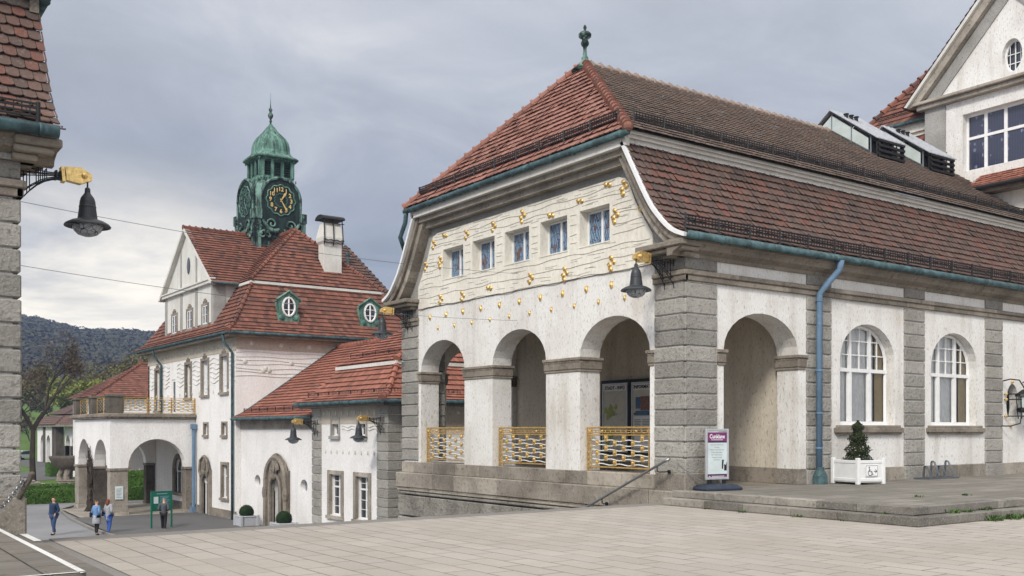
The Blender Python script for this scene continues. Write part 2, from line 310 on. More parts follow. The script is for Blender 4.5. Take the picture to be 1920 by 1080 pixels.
# ------------------------------------------------------------------ mesh helpers
ORG = {}
class MB:
    def __init__(s, X=None): s.v = []; s.f = []; s.X = X
    def add(s, vs, fs):
        k = len(s.v); s.v += [tuple(p) for p in vs]; s.f += [tuple(i+k for i in f) for f in fs]
    def quad(s, *p): s.add(p, [tuple(range(len(p)))])
    def box(s, x0, x1, y0, y1, z0, z1):
        s.add([(x, y, z) for z in (z0, z1) for y in (y0, y1) for x in (x0, x1)],
              [(0, 2, 3, 1), (4, 5, 7, 6), (0, 1, 5, 4), (2, 6, 7, 3), (0, 4, 6, 2), (1, 3, 7, 5)])
    def cbox(s, x0, x1, y0, y1, z0, z1, c=.02):     # block with chamfered edges
        x0, x1 = min(x0, x1), max(x0, x1); y0, y1 = min(y0, y1), max(y0, y1)
        xs = (x0, x0+c, x1-c, x1); ys = (y0, y0+c, y1-c, y1); zs = (z0, z0+c, z1-c, z1)
        vs = []; ix = {}
        for a in range(4):
            for b in range(4):
                for d in range(4):
                    e = (a in (0, 3))+(b in (0, 3))+(d in (0, 3))
                    if e == 1: ix[a, b, d] = len(vs); vs.append((xs[a], ys[b], zs[d]))
        F = []
        for A in (0, 3):
            F += [[(A, 1, 1), (A, 2, 1), (A, 2, 2), (A, 1, 2)], [(1, A, 1), (2, A, 1), (2, A, 2), (1, A, 2)], [(1, 1, A), (2, 1, A), (2, 2, A), (1, 2, A)]]
        q = {0: 1, 3: 2}
        for a in (0, 3):
            for b in (0, 3):
                F += [[(a, q[b], 1), (a, q[b], 2), (q[a], b, 2), (q[a], b, 1)], [(a, 1, q[b]), (a, 2, q[b]), (q[a], 2, b), (q[a], 1, b)], [(1, a, q[b]), (2, a, q[b]), (2, q[a], b), (1, q[a], b)]]
                for d in (0, 3): F.append([(a, q[b], q[d]), (q[a], b, q[d]), (q[a], q[b], d)])
        s.add(vs, [[ix[i] for i in f] for f in F])
    def prism(s, poly, fn, a0, a1):
        n = len(poly); s.add([fn(p, q, a0) for p, q in poly]+[fn(p, q, a1) for p, q in poly],
              [tuple(range(n-1, -1, -1)), tuple(range(n, 2*n))]+[(i, (i+1) % n, n+(i+1) % n, n+i) for i in range(n)])
    def tube(s, pts, r, n=6, caps=True):
        pts = [Vector(p) for p in pts]; rs = r if isinstance(r, (list, tuple)) else [r]*len(pts)
        vs = []; fs = []; u = None
        for i, p in enumerate(pts):
            d = (pts[min(i+1, len(pts)-1)]-pts[max(i-1, 0)]).normalized()
            if u is None: u = d.orthogonal().normalized() if abs(d.z) > .99 else Vector((0, 0, 1)).cross(d).normalized()
            u = (u-d*u.dot(d)).normalized(); w = d.cross(u)
            for k in range(n):
                a = 2*PI*(k+.5)/n; vs.append(p+(u*math.cos(a)+w*math.sin(a))*rs[i])
        for i in range(len(pts)-1):
            for k in range(n): fs.append((i*n+k, i*n+(k+1) % n, (i+1)*n+(k+1) % n, (i+1)*n+k))
        if caps: fs += [tuple(range(n-1, -1, -1)), tuple(range(len(vs)-n, len(vs)))]
        s.add(vs, fs)
    def lathe(s, prof, c, n=20, sq=0, rot=0):
        vs = []; fs = []
        for r, z in prof:
            for k in range(n):
                a = 2*PI*k/n+rot; q = 1
                vs.append((c[0]+r*q*math.cos(a), c[1]+r*q*math.sin(a), c[2]+z))
        for i in range(len(prof)-1):
            for k in range(n): fs.append((i*n+k, i*n+(k+1) % n, (i+1)*n+(k+1) % n, (i+1)*n+k))
        fs += [tuple(range(n-1, -1, -1)), tuple(range(len(vs)-n, len(vs)))]
        s.add(vs, fs)
    def ball(s, c, r, n=10, m=6):
        r = r if isinstance(r, (tuple, list)) else (r, r, r)
        vs = [(c[0], c[1], c[2]-r[2])]; fs = []
        for j in range(1, m):
            t = PI*j/m
            for k in range(n): a = 2*PI*k/n; vs.append((c[0]+r[0]*math.sin(t)*math.cos(a), c[1]+r[1]*math.sin(t)*math.sin(a), c[2]-r[2]*math.cos(t)))
        vs.append((c[0], c[1], c[2]+r[2])); L = len(vs)-1
        for k in range(n):
            fs.append((0, 1+(k+1) % n, 1+k)); fs.append((L, L-n+k, L-n+(k+1) % n))
            for j in range(m-2): a = 1+j*n; fs.append((a+k, a+(k+1) % n, a+n+(k+1) % n, a+n+k))
        s.add(vs, fs)
    def build(s, name, mat, parent=None, smooth=False, **tags):
        me = bpy.data.meshes.new(name)
        o = ORG.get(parent.name, (0, 0, 0)) if parent else (0, 0, 0)
        X = s.X or (lambda p: p)
        me.from_pydata([tuple(a-b for a, b in zip(X(p), o)) for p in s.v], [], s.f); me.update()
        if s.X: me.flip_normals()
        ob = bpy.data.objects.new(name, me); COL.objects.link(ob)
        me.materials.append(M[mat])
        if smooth: me.polygons.foreach_set('use_smooth', [True]*len(me.polygons))
        if parent: ob.parent = parent; ORG[ob.name] = o
        for k, v in tags.items(): ob['category' if k == 'cat' else k] = v
        return ob
def thing(name, label, cat, loc=(0, 0, 0), group=None):
    o = bpy.data.objects.new(name, None); COL.objects.link(o); o.location = loc; o.empty_display_size = .3
    o['label'] = label; o['category'] = cat
    if group: o['group'] = group
    ORG[o.name] = tuple(loc); return o
def tag(o, label, cat, group=None):
    o['label'] = label; o['category'] = cat
    if group: o['group'] = group
    return o
def copy_tree(o, parent=None):
    c = o.copy(); COL.objects.link(c); c.parent = parent
    for ch in list(o.children): copy_tree(ch, c)
    return c
def lerp(a, b, t): return tuple(x+(y-x)*t for x, y in zip(a, b))
_txt = {}
def text(mb, s, size, fr, u, z, w=0, align='CENTER', depth=0, bold=0, rot=0, sx=1):
    """flat lettering in the plane of the frame fr(u, w, z)"""
    cu = bpy.data.curves.new('t', 'FONT'); cu.body = s; cu.size = size; cu.align_x = align; cu.align_y = 'CENTER'; cu.resolution_u = 2; cu.offset = bold
    ob = bpy.data.objects.new('t', cu); COL.objects.link(ob)
    bpy.context.view_layer.update(); ev = ob.evaluated_get(bpy.context.evaluated_depsgraph_get()); me = ev.to_mesh()
    c, sn = math.cos(rot), math.sin(rot)
    mb.add([fr(u+(v.co.x*c-v.co.y*sn)*sx, w, z+v.co.x*sn+v.co.y*c) for v in me.vertices], [tuple(p.vertices) for p in me.polygons])
    ev.to_mesh_clear(); bpy.data.objects.remove(ob); bpy.data.curves.remove(cu)
def Fx(x0, flip=1):       # wall in a plane of constant x, facing -x (flip 1); u runs along y
    return lambda u, w, z: (x0-w*flip, u, z)
def Fy(y0, flip=1):       # wall in a plane of constant y, facing -y
    return lambda u, w, z: (u, y0-w*flip, z)
def curves(op, n=14):
    ua, ub, bot, spring, rise = op[:5]; low = op[5] if len(op) > 5 else 0
    c, h = (ua+ub)/2, (ub-ua)/2
    if rise == 0 and low == 0: us = [ua, ub]
    else: us = [c-h*math.cos(PI*i/n) for i in range(n+1)]
    e = lambda u: math.sqrt(max(0, 1-((u-c)/h)**2))
    return us, [spring+rise*e(u) for u in us], [bot-low*e(u) for u in us]
def wall(mb, fr, u0, u1, z0, z1, ops=(), th=.3, zf=None, back=True):
    zt = zf or (lambda u: z1); O = []; bp = {round(u0, 5), round(u1, 5)}
    for op in ops:
        ua, ub, bot, spring, rise = op[:5]; low = op[5] if len(op) > 5 else 0; us = curves(op)[0]; bp |= {round(u, 5) for u in us}
        def mk(c, h, bot, spring, rise, low):
            e = lambda u: math.sqrt(max(0, 1-((u-c)/h)**2)); return lambda u: (bot-low*e(u), spring+rise*e(u))
        f = mk((ua+ub)/2, (ub-ua)/2, bot, spring, rise, low); O.append((ua, ub, f))
        for u in (ua, ub):
            a, t = f(u)
            if t-a > 1e-3: mb.quad(fr(u, 0, a), fr(u, 0, t), fr(u, -th, t), fr(u, -th, a))
    if zf:
        n = int((u1-u0)/.12); bp |= {round(u0+(u1-u0)*i/n, 5) for i in range(n+1)}
    bp = sorted(bp)
    for a, b in zip(bp, bp[1:]):
        if b-a < 1e-4: continue
        m = (a+b)/2; cur = (z0, z0)
        for ua, ub, f in sorted((o for o in O if o[0] < m < o[1]), key=lambda o: o[2](m)[0]):
            (ba, ta), (bb, tb) = f(a), f(b)
            if min(ba, bb) > z0+1e-4:
                mb.quad(fr(a, 0, cur[0]), fr(b, 0, cur[1]), fr(b, 0, bb), fr(a, 0, ba))
                if back: mb.quad(fr(a, -th, cur[0]), fr(b, -th, cur[1]), fr(b, -th, bb), fr(a, -th, ba))
                mb.quad(fr(a, 0, ba), fr(b, 0, bb), fr(b, -th, bb), fr(a, -th, ba))
            mb.quad(fr(a, 0, ta), fr(b, 0, tb), fr(b, -th, tb), fr(a, -th, ta)); cur = (ta, tb)
        mb.quad(fr(a, 0, cur[0]), fr(b, 0, cur[1]), fr(b, 0, zt(b)), fr(a, 0, zt(a)))
        if back: mb.quad(fr(a, -th, cur[0]), fr(b, -th, cur[1]), fr(b, -th, zt(b)), fr(a, -th, zt(a)))
    mb.quad(fr(u0, 0, z0), fr(u0, 0, zt(u0)), fr(u0, -th, zt(u0)), fr(u0, -th, z0)); mb.quad(fr(u1, 0, z0), fr(u1, 0, zt(u1)), fr(u1, -th, zt(u1)), fr(u1, -th, z0))
    if not zf: mb.quad(fr(u0, 0, z1), fr(u1, 0, z1), fr(u1, -th, z1), fr(u0, -th, z1))
def fbox(mb, fr, u0, u1, w0, w1, z0, z1, c=0):
    p, q = fr(u0, w0, z0), fr(u1, w1, z1)
    a = (min(p[0], q[0]), max(p[0], q[0]), min(p[1], q[1]), max(p[1], q[1]), z0, z1)
    (mb.cbox(*a, c) if c else mb.box(*a))
SC = [(0, .16), (.18, .04), (.5, 0), (.82, .04), (1, .16)]
ST = [(0, .03), (.5, 0), (1, .03)]
def tiles(mb, surf, L, iv, tw=.2, row=.25, th=.022, prof=SC, seed=1):
    JT = .25 if seed == 5 else (.4 if prof is ST else 1); rd = random.Random(seed); k = 0; e = .02
    while k*row < L-.03:
        b0 = k*row; b1 = min(b0+row*1.15, L); bm = min(b0+row*.5, L); a0, a1 = iv(bm)
        if a1-a0 > .02:
            st = math.floor(a0/tw)*tw-(tw/2 if k % 2 else 0)
            a = st
            while a < a1:
                l, r = max(a+.004, a0), min(a+tw-.004, a1)
                if r-l > .02:
                    p = Vector(surf((l+r)/2, bm)); nn = (Vector(surf((l+r)/2+e, bm))-p).cross(Vector(surf((l+r)/2, bm+e))-p)
                    nn.normalize()
                    if nn.z < 0: nn = -nn
                    j = rd.uniform(-.3, .5)*th*JT; dj = rd.uniform(-.02, .02)*row*JT; tl = rd.uniform(-.25, .25)*th*JT
                    bot = [(l+(r-l)*u, b0+v*row+dj, tl*(u-.5)*2) for u, v in prof]
                    vs = [Vector(surf(x, max(y, 0)))+nn*(th*1.9+j+t2) for x, y, t2 in bot]
                    vs += [Vector(surf(r, b1))+nn*th*.5, Vector(surf(l, b1))+nn*th*.5]
                    n = len(bot); vs += [vs[i]-nn*th*.75 for i in range(n)]
                    mb.add(vs, [tuple(range(n+2))]+[(i, n+2+i, n+3+i, i+1) for i in range(n-1)])
                a += tw
        k += 1
def plane_surf(o, ad, bd):
    o, ad, bd = Vector(o), Vector(ad), Vector(bd).normalized()
    return lambda a, b: tuple(o+ad*a+bd*b)
def prof_surf(prof, fn):
    """prof: [(p,z)] from eave up; fn(a,p,z)->xyz ; returns surf, length"""
    d = [0]
    for (p, z), (q, y) in zip(prof, prof[1:]): d.append(d[-1]+math.hypot(q-p, y-z))
    def sf(a, b):
        b = min(max(b, 0), d[-1]+.5)
        for i in range(len(d)-1):
            if b <= d[i+1] or i == len(d)-2:
                t = (b-d[i])/(d[i+1]-d[i]); return fn(a, prof[i][0]+(prof[i+1][0]-prof[i][0])*t, prof[i][1]+(prof[i+1][1]-prof[i][1])*t)
    def pz(b):
        q = sf(0, b); return q
    return sf, d[-1]
def hips(mb, p0, p1, r=.11, step=.33):
    p0, p1 = Vector(p0), Vector(p1); L = (p1-p0).length; n = max(1, int(L/step)); d = (p1-p0)/n
    for i in range(n):
        a = p0+d*i; b = a+d*1.08; j = random.uniform(.95, 1.06)
        mb.tube([a, a+d*.2, a+d*.26, b], [r*1.42*j, r*1.3*j, r*1.02, r*.84], 8)
def ridge(mb, p0, p1, r=.11, step=.38):
    hips(mb, p0, p1, r, step)
def guard(mb, p0, p1, h=.24, grid=.09, post=.95, rails=4, out=None, r=.015):
    p0, p1 = Vector(p0), Vector(p1); L = (p1-p0).length; d = (p1-p0)/L; up = Vector((0, 0, 1))
    for k in range(rails):
        z = up*(h*(.25+.75*k/(rails-1))); mb.tube([p0+z, p1+z], r*1.2, 4)
    n = int(L/grid)
    for i in range(n+1):
        q = p0+d*(L*i/n); mb.tube([q+up*h*.22, q+up*h*1.02], r*.8, 3, False)
    n = max(1, int(L/post))
    for i in range(n+1):
        q = p0+d*(L*i/n); mb.tube([q-up*.05, q+up*h*1.12], r*2.2, 4)
        if out: mb.tube([q+up*h*.9, q+Vector(out)*.22+up*.08], r*1.3, 4)
def gutterline(mb, p0, p1, r=.075):
    p0, p1 = Vector(p0), Vector(p1); mb.tube([p0, p1], r, 10); L = (p1-p0).length; d = (p1-p0)/L; n = int(L/.9)
    mb.tube([p0+Vector((0, 0, r*.8)), p1+Vector((0, 0, r*.8))], r*.35, 5)
    for i in range(n+1):
        q = p0+d*(L*(i+.3)/(n+1)); mb.tube([q-d*.018, q+d*.018], r*1.2, 8)
def quoins(mb, fr, u0, u1, z0, z1, pitch=.372, w=.05, gap=.03, split=None, th=.35):
    n = round((z1-z0)/pitch); p = (z1-z0)/n
    for i in range(n):
        j = random.uniform(-.006, .006)
        fbox(mb, fr, u0, u1, -th, w+j, z0+i*p+gap/2, z0+(i+1)*p-gap/2, .022)
# ------------------------------------------------------------------ ground
def sheet(name, mat, poly, z, kind='structure'):
    b = MB(); b.quad(*[(x, y, z) for x, y in poly]); o = b.build(name, mat); o['kind'] = kind; return o
def rect(x0, x1, y0, y1): return [(x0, y0), (x1, y0), (x1, y1), (x0, y1)]
ZP, ZT, ZS = -1.72, -1.40, -5.0
sheet('ground', 'asphalt', rect(-880, 1430, 16.9, 1430), ZS)
b = MB(); b.box(-60, 90, -40, 16.9, -5.2, ZP-.012); o = b.build('ground', 'asphaltd'); o['kind'] = 'structure'
sheet('paving', 'paving', rect(3.15, 90, -38, 16.47), ZP)
sheet('path', 'kerb', rect(2.3, 3.142, -38, 16.9), ZP-.004)
b = MB()
for i in range(12): x = 3.15+i*1.1; b.cbox(x+.004, x+1.096, 16.478, 16.95, ZP-.17, ZP+.006, .01)
o = b.build('kerb_edge', 'kerb'); o['kind'] = 'structure'
b = MB()
for i in range(20):
    z = ZP-.164*(i+1); b.box(2.7, 16.2, 16.95+.34*i, 17.0+.34*(i+1), z-.2, z)
o = b.build('stairs', 'sandl'); o['kind'] = 'structure'
def terrace(X, xe, mat, matedge, name, x0=16.3, dx=.3, ye=10.35):
    b = MB(X); b.box(x0+.3, xe, ye+.3, 16.6, ZP, ZT); o = b.build(name, mat); o['kind'] = 'structure'
    b = MB(X); rd = random.Random(5)
    for (ex, ey, zt, h, wd) in ((x0, ye, ZT+.004, .155, .31), (x0-dx, ye-dx, ZT-.155, .162, dx+.02)):
        y = 16.45
        while y > ey+.05:
            l = rd.uniform(.9, 1.5); y2 = max(ey, y-l); y2 = ey if y2-ey < .3 else y2
            b.cbox(ex, ex+wd, y2+.003, y-.003, zt-h, zt+rd.uniform(-.004, .003), .012); y = y2
        x = ex+wd
        while x < xe:
            l = rd.uniform(.9, 1.5); b.cbox(x+.003, x+l-.003, ey, ey+wd, zt-h, zt+rd.uniform(-.004, .003), .012); x += l
    o = b.build('step_edge', matedge); o['kind'] = 'structure'
terrace(None, 60, 'terrace', 'greystone', 'terrace')
terrace(lambda p: (18.57-p[0], p[1], p[2]), 40, 'darkslab', 'darkslab', 'terrace', 16.3, .45)
b = MB(); b.quad((2.20, 10.27, ZT+.009), (2.27, 10.35, ZT+.009), (2.27, 16.0, ZT+.009), (2.20, 16.0, ZT+.009))
b.quad((-6, 10.35, ZT+.009), (2.27, 10.35, ZT+.009), (2.27, 10.40, ZT+.009), (-6, 10.40, ZT+.009))
b.quad((2.62, 15.1, ZT-.148), (2.72, 15.1, ZT-.148), (2.72, 16.25, ZT-.148), (2.62, 16.25, ZT-.148))
o = b.build('step_line', 'line'); o['kind'] = 'structure'
# ------------------------------------------------------------------ bath pavilion
PROF = [(15.85, 4.42), (16.3, 4.62), (16.75, 5.04), (17.08, 5.47), (17.55, 6.27), (17.95, 6.97)]
GC = [(27.59,5.98,3),(26.86,6.16,2),(25.65,5.99,3),(24.19,5.99,3),(22.72,6.05,4),(21.37,5.83,2),(20.13,5.99,2),(19.03,6.2,2),(18.45,6.02,4),(18.77,5.37,4),(17.81,5.4,1),(27.16,5.36,4),(28.11,5.35,3),(27.16,4.16,3),(25.88,4.12,3),(24.36,4.2,2),(22.35,4.24,3),(20.79,4.17,4),(18.91,4.2,4)]
def offs(prof, d):
    out = []
    for i, (p, z) in enumerate(prof):
        a = prof[max(i-1, 0)]; c = prof[min(i+1, len(prof)-1)]; t = (c[0]-a[0], c[1]-a[1]); l = math.hypot(*t); out.append((p+t[1]/l*d, z-t[0]/l*d))
    return out
def smoothprof(prof, n=4):
    out = []
    for i in range(len(prof)-1):
        p = [prof[max(i-1, 0)], prof[i], prof[i+1], prof[min(i+2, len(prof)-1)]]
        for k in range(n):
            t = k/n; out.append(tuple(.5*(2*p[1][j]+(p[2][j]-p[0][j])*t+(2*p[0][j]-5*p[1][j]+4*p[2][j]-p[3][j])*t*t+(-p[0][j]+3*p[1][j]-3*p[2][j]+p[3][j])*t**3) for j in (0, 1)))
    return out+[prof[-1]]
PROF = smoothprof(PROF, 3)
def sash(parent, fr, u0, u1, z0, z1, w, mull=(), trans=(), muntz=(), muntu=(), pane='glassdark', bar=.055, frame='white', th=.06, lab=None, thin=.022):
    b = MB()
    for a, c in ((u0, u0+bar), (u1-bar, u1)): fbox(b, fr, a, c, w-th, w, z0, z1)
    for a, c in ((z0, z0+bar), (z1-bar, z1)): fbox(b, fr, u0+bar, u1-bar, w-th, w, a, c)
    for m_ in mull: fbox(b, fr, m_-bar*.7, m_+bar*.7, w-th, w+.004, z0+bar, z1-bar)
    for t_ in trans: fbox(b, fr, u0+bar, u1-bar, w-th, w+.008, t_-bar*.6, t_+bar*.6)
    for t_ in muntz: fbox(b, fr, u0+bar, u1-bar, w-th*.6, w-.006, t_-thin/2, t_+thin/2)
    for m_ in muntu: fbox(b, fr, m_-thin/2, m_+thin/2, w-th*.6, w-.009, z0+bar, z1-bar)
    o = b.build('window', frame, parent)
    if lab: o['label'] = lab
    b = MB(); fbox(b, fr, u0+.01, u1-.01, w-th*.8, w-th*.6, z0+.01, z1-.01); b.build('pane', pane, o); return o
def arch_window(parent, fr, c, hw, z0, spring, rise, w, X=None):
    """arched casement with transom, two mullions and small panes in the upper lights"""
    top = lambda u: spring+rise*math.sqrt(max(0, 1-((u-c)/hw)**2))
    b = MB(X); bar = .07; n = 16
    us = [c-hw*math.cos(PI*i/n) for i in range(n+1)]
    pts = [fr(c-hw+bar/2, w, z0)]+[fr(c-(hw-bar/2)*math.cos(PI*i/n), w, spring+(rise-bar/2)*math.sin(PI*i/n)) for i in range(n+1)]+[fr(c+hw-bar/2, w, z0)]
    b.tube(pts, .055, 4)
    fbox(b, fr, c-hw, c+hw, w-.05, w+.03, z0, z0+.1)
    zt = z0+1.5
    fbox(b, fr, c-hw, c+hw, w-.04, w+.045, zt-.05, zt+.05)
    for m_ in (c-hw*.36, c+hw*.36):
        fbox(b, fr, m_-.05, m_+.05, w-.04, w+.04, z0+.1, top(m_)-.03)
        for s_ in (-1, 1): fbox(b, fr, m_+s_*.075-.02, m_+s_*.075+.02, w-.04, w+.02, z0+.1, zt-.05); 
    for m_ in (c-hw*.66, c, c+hw*.66):
        fbox(b, fr, m_-.014, m_+.014, w-.02, w+.012, zt+.05, top(m_)-.03)
    for zz in (zt+.42, zt+.80):
        h = hw if zz < spring else hw*math.sqrt(max(.01, 1-((zz-spring)/rise)**2))
        fbox(b, fr, c-h+.03, c+h-.03, w-.02, w+.010, zz-.014, zz+.014)
    o = b.build('window', 'white', parent)
    b = MB(X)
    for i in range(n):
        a, d = us[i], us[i+1]
        if d-a > 1e-4: b.quad(fr(a, w-.02, z0), fr(d, w-.02, z0), fr(d, w-.02, top(d)), fr(a, w-.02, top(a)))
    b.build('pane', 'glass', o)
    b = MB(X)
    m_ = 26
    for i in range(m_):
        a = c-hw+i*(hw*1.62)/m_; d = a+hw*1.62/m_
        b.quad(fr(a, w-.10+(.03 if i % 2 else 0), z0), fr(d, w-.10+(0 if i % 2 else .03), z0), fr(d, w-.10+(0 if i % 2 else .03), spring+rise), fr(a, w-.10+(.03 if i % 2 else 0), spring+rise))
    b.build('curtain', 'curtain', o)
    b = MB(X)
    for i in range(8):
        a = c+hw*.66+i*hw*.36/8; d = a+hw*.36/8
        b.quad(fr(a, w-.08+(.04 if i % 2 else 0), z0), fr(d, w-.08+(0 if i % 2 else .04), z0), fr(d, w-.08+(0 if i % 2 else .04), spring+rise), fr(a, w-.08+(.04 if i % 2 else 0), spring+rise))
    b.build('curtain', 'curtaintan', o, label='tan curtain drawn to the side of the window')
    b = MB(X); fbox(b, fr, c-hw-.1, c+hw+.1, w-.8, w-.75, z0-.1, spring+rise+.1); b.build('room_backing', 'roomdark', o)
def pavilion(root, X, xe, right):
    x0, y0, y1, yc = 16.65, 16.37, 29.63, 23.0
    FL, FR, FB = Fx(x0), Fy(y0), Fy(y1, -1)
    A = [(17.55, 20.2), (21.67, 24.27), (25.8, 28.45)]
    wins = [23-2*1.71+i*1.71 for i in range(5)]
    rects = [(c-.595, c+.595, 4.80, 5.74, 0) for c in wins]
    # walls
    b = MB(X); wall(b, FL, 16.45, 29.55, -1.07, 3.985, [(a, c, -1.07, 1.92, .96) for a, c in A], .68)
    wall(b, FR, x0+.06, 21.3, ZT, 4.3, [(17.94, 20.71, ZT, 1.92, .96)], .68)
    wall(b, FB, x0+.06, 21.3, -1.07, 4.3, [(17.94, 20.71, -1.07, 1.92, .96)], .68)
    ops = []; wc = []
    k = 0
    for k in range(3):
        c = 23.66+4.27*k
        if c+1.4 > xe: break
        if k == 1 or k == 0: ops.append((c-1.235, c+1.235, .13, 1.88, 1.0)); wc.append(c)
    ops.append((30.87, 31.6, .83, .83, .63, .63)) if xe > 32 else None
    wall(b, FR, 21.3, xe, -1.5, 4.3, ops, .4)
    wall(b, FB, 21.3, xe, -5, 4.3, [], .4)
    b.build('wall', 'plaster', root)
    # stone base and ledge
    b = MB(X); rd = random.Random(3); y = 16.32
    while y < 29.6:
        l = rd.uniform(.9, 1.6); e = min(y+l, 29.7); b.cbox(x0-.03+rd.uniform(-.004, .004), x0+.66, y+.004, e-.004, -1.43, -1.071, .015); y = e
    for x, e in ((17.69, 17.985), (20.665, 21.0)): b.cbox(x, e, y0-.03, y0+.71, ZT, -1.0, .015)
    x = 22.04
    while x < xe:
        e = min(x+rd.uniform(.9, 1.5), xe); b.cbox(x+.003, e-.003, y0-.035, y0+.2, -1.5, -1.03, .015); x = e
    b.cbox(x0-.12, x0+1.07, y0-.1, y0+.9, ZP-.1, -1.0, .03)
    pj = .24 if right else .05
    y = 16.2 if right else 16.28; i = 0
    while y < 29.7:
        e = min(y+rd.uniform(.9, 1.5), 29.74); b.cbox(x0-pj+rd.uniform(-.01, .01), x0+.3, y+.004, e-.004, -1.92, -1.43, .02); y = e
    b.cbox(x0-.20 if right else x0-.04, x0+.3, 16.25, 29.70, -1.97, -1.92, .012)
    b.cbox(x0-.215 if right else x0-.03, x0+.3, 16.3, 29.71, -2.03, -1.97, .015)
    b.build('stone_base', 'sandl', root)
    b = MB(X); z = -5.05
    while z < -2.06:
        z2 = min(z+.72, -2.03); b.cbox(x0-(.19 if right else .02), x0+.3, 16.35, 29.69, z+.02, z2-.02, .03); z = z2
    b.build('basement_wall', 'rubble', root)
    # quoins
    for ya, yb in ((y0-.05, 17.37), (28.61, y1+.05)):
        n = 12; b = MB(X)
        for i in range(n):
            p = (3.45+1.03)/n; z = -1.03+i*p; j = random.uniform(-.008, .008); b.cbox(x0-.05-j, x0+1.04, ya-j if ya < 20 else ya, yb if ya < 20 else yb+j, z+.014, z+p-.014, .022)
        b.cbox(x0-.04, x0+1.04, ya+.01, yb-.01, 3.74, 4.02, .015); b.build('quoined_corner', 'quoin', root)
    for c in (21.515, 25.82, 30.09, 34.36):
        if c+.5 > xe: continue
        b = MB(X)
        for i in range(12): p = 4.48/12; z = -1.03+i*p; b.cbox(c-.5, c+.5, y0-.05+random.uniform(-.008, .008), y0+.2, z+.014, z+p-.014, .022)
        b.cbox(c-.5, c+.5, y0-.045, y0+.2, 3.74, 4.02, .015); b.cbox(c-.52, c+.52, y0-.07, y0+.2, -1.5, -1.04, .02); b.build('pilaster', 'quoin', root)
    # capitals
    def cap(xa, xb, ya, yb):
        b = MB(X); b.cbox(xa, xb, ya, yb, 1.60, 1.84, .02); b.cbox(xa-.03, xb+.03, ya-.03, yb+.03, 1.84, 1.92, .012); b.cbox(xa+.02, xb-.02, ya+.02, yb-.02, 1.54, 1.60, .01)
        n = int((yb-ya)/.09)
        for i in range(n): yy = ya+(i+.5)*(yb-ya)/n; b.ball((xa-.004, yy, 1.81), (.02, .035, .03), 6, 4)
        b.build('capital', 'sand', root)
    cap(x0-.05, x0+.73, 20.14, 21.73); cap(x0-.05, x0+.73, 24.21, 25.86); cap(x0-.05, x0+.73, 17.375, 17.61); cap(x0-.05, x0+.73, 28.39, 28.60)
    cap(17.69+.005, 18.0, y0-.05, y0+.73); cap(20.65, 21.0, y0-.05, y0+.73); cap(17.7, 18.0, 28.9, 29.68); cap(20.65, 21.0, 28.9, 29.68)
    # loggia interior
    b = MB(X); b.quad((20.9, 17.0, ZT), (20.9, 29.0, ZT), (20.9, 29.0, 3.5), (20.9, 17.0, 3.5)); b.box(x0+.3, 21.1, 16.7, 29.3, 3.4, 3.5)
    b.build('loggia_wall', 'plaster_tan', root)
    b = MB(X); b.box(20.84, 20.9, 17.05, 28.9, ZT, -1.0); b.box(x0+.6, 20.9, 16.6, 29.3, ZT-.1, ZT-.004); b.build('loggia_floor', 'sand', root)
    # band and cornice
    b = MB(X)
    for xa, xb in ([(x0-.08, xe)]):
        x = xa
        while x < xb:
            e = min(x+rd.uniform(1.2, 1.9), xb); b.cbox(x+.002, e-.002, y0-.08, y0+.1, 3.47, 3.60, .012); b.cbox(x+.002, e-.002, y0-.12, y0+.1, 3.60, 3.72, .02); x = e
        b.prism([(y0+.1, 4.0), (y0-.06, 4.0), (y0-.1, 4.08), (y0-.3, 4.16), (y0-.34, 4.26), (y0-.42, 4.30), (y0-.42, 4.37), (y0+.1, 4.37)], lambda p, q, a: (a, p, q), x0-.5, xe)
    for ya, yb in ((y0-.08, 17.39), (28.59, y1+.08)): b.cbox(x0-.08, x0+.02, ya, yb, 3.47, 3.60, .012); b.cbox(x0-.12, x0+.02, ya-.02, yb, 3.60, 3.72, .02)
    b.build('cornice', 'sand', root)
    for ya, yb in ((15.93, 17.5), (28.5, 30.07)):   # console slabs under the verges
        b = MB(X); b.cbox(x0-.55, x0+.1, ya, yb, 4.20, 4.33, .02); b.cbox(x0-.45, x0+.1, ya+.08, yb-.08, 4.10, 4.20, .02); b.cbox(x0-.25, x0+.1, ya+.2, yb-.2, 4.0, 4.10, .02); b.build('console_slab', 'sand', root)
    # gable wall
    top = lambda u: (lambda v: min(6.95, next((q[1]+(r[1]-q[1])*(v-q[0])/(r[0]-q[0]) for q, r in zip(PROF, PROF[1:]) if q[0] <= v <= r[0]), 6.95)-.12))(min(u, 46-u))
    b = MB(X); wall(b, FL, 16.25, 29.75, 4.0, 0, [(a-.01, c+.01, d-.01, e+.01, 0) for a, c, d, e, _ in rects], .34, zf=top); b.build('gable_wall', 'pebble', root)
    ce = [(17.42, 4.72), (17.62, 5.0), (18.0, 5.55), (18.32, 6.24), (18.6, 6.30)]
    ctop = lambda u: (lambda v: 6.33 if v >= 18.6 else (4.72 if v <= 17.42 else next(q[1]+(r[1]-q[1])*(v-q[0])/(r[0]-q[0]) for q, r in zip(ce, ce[1:]) if q[0] <= v <= r[0])))(min(u, 46-u))
    b = MB(X); wall(b, Fx(x0-.035), 17.42, 28.58, 3.992, 0, rects, .3, zf=ctop, back=False); b.build('cream_panel', 'cream', root)
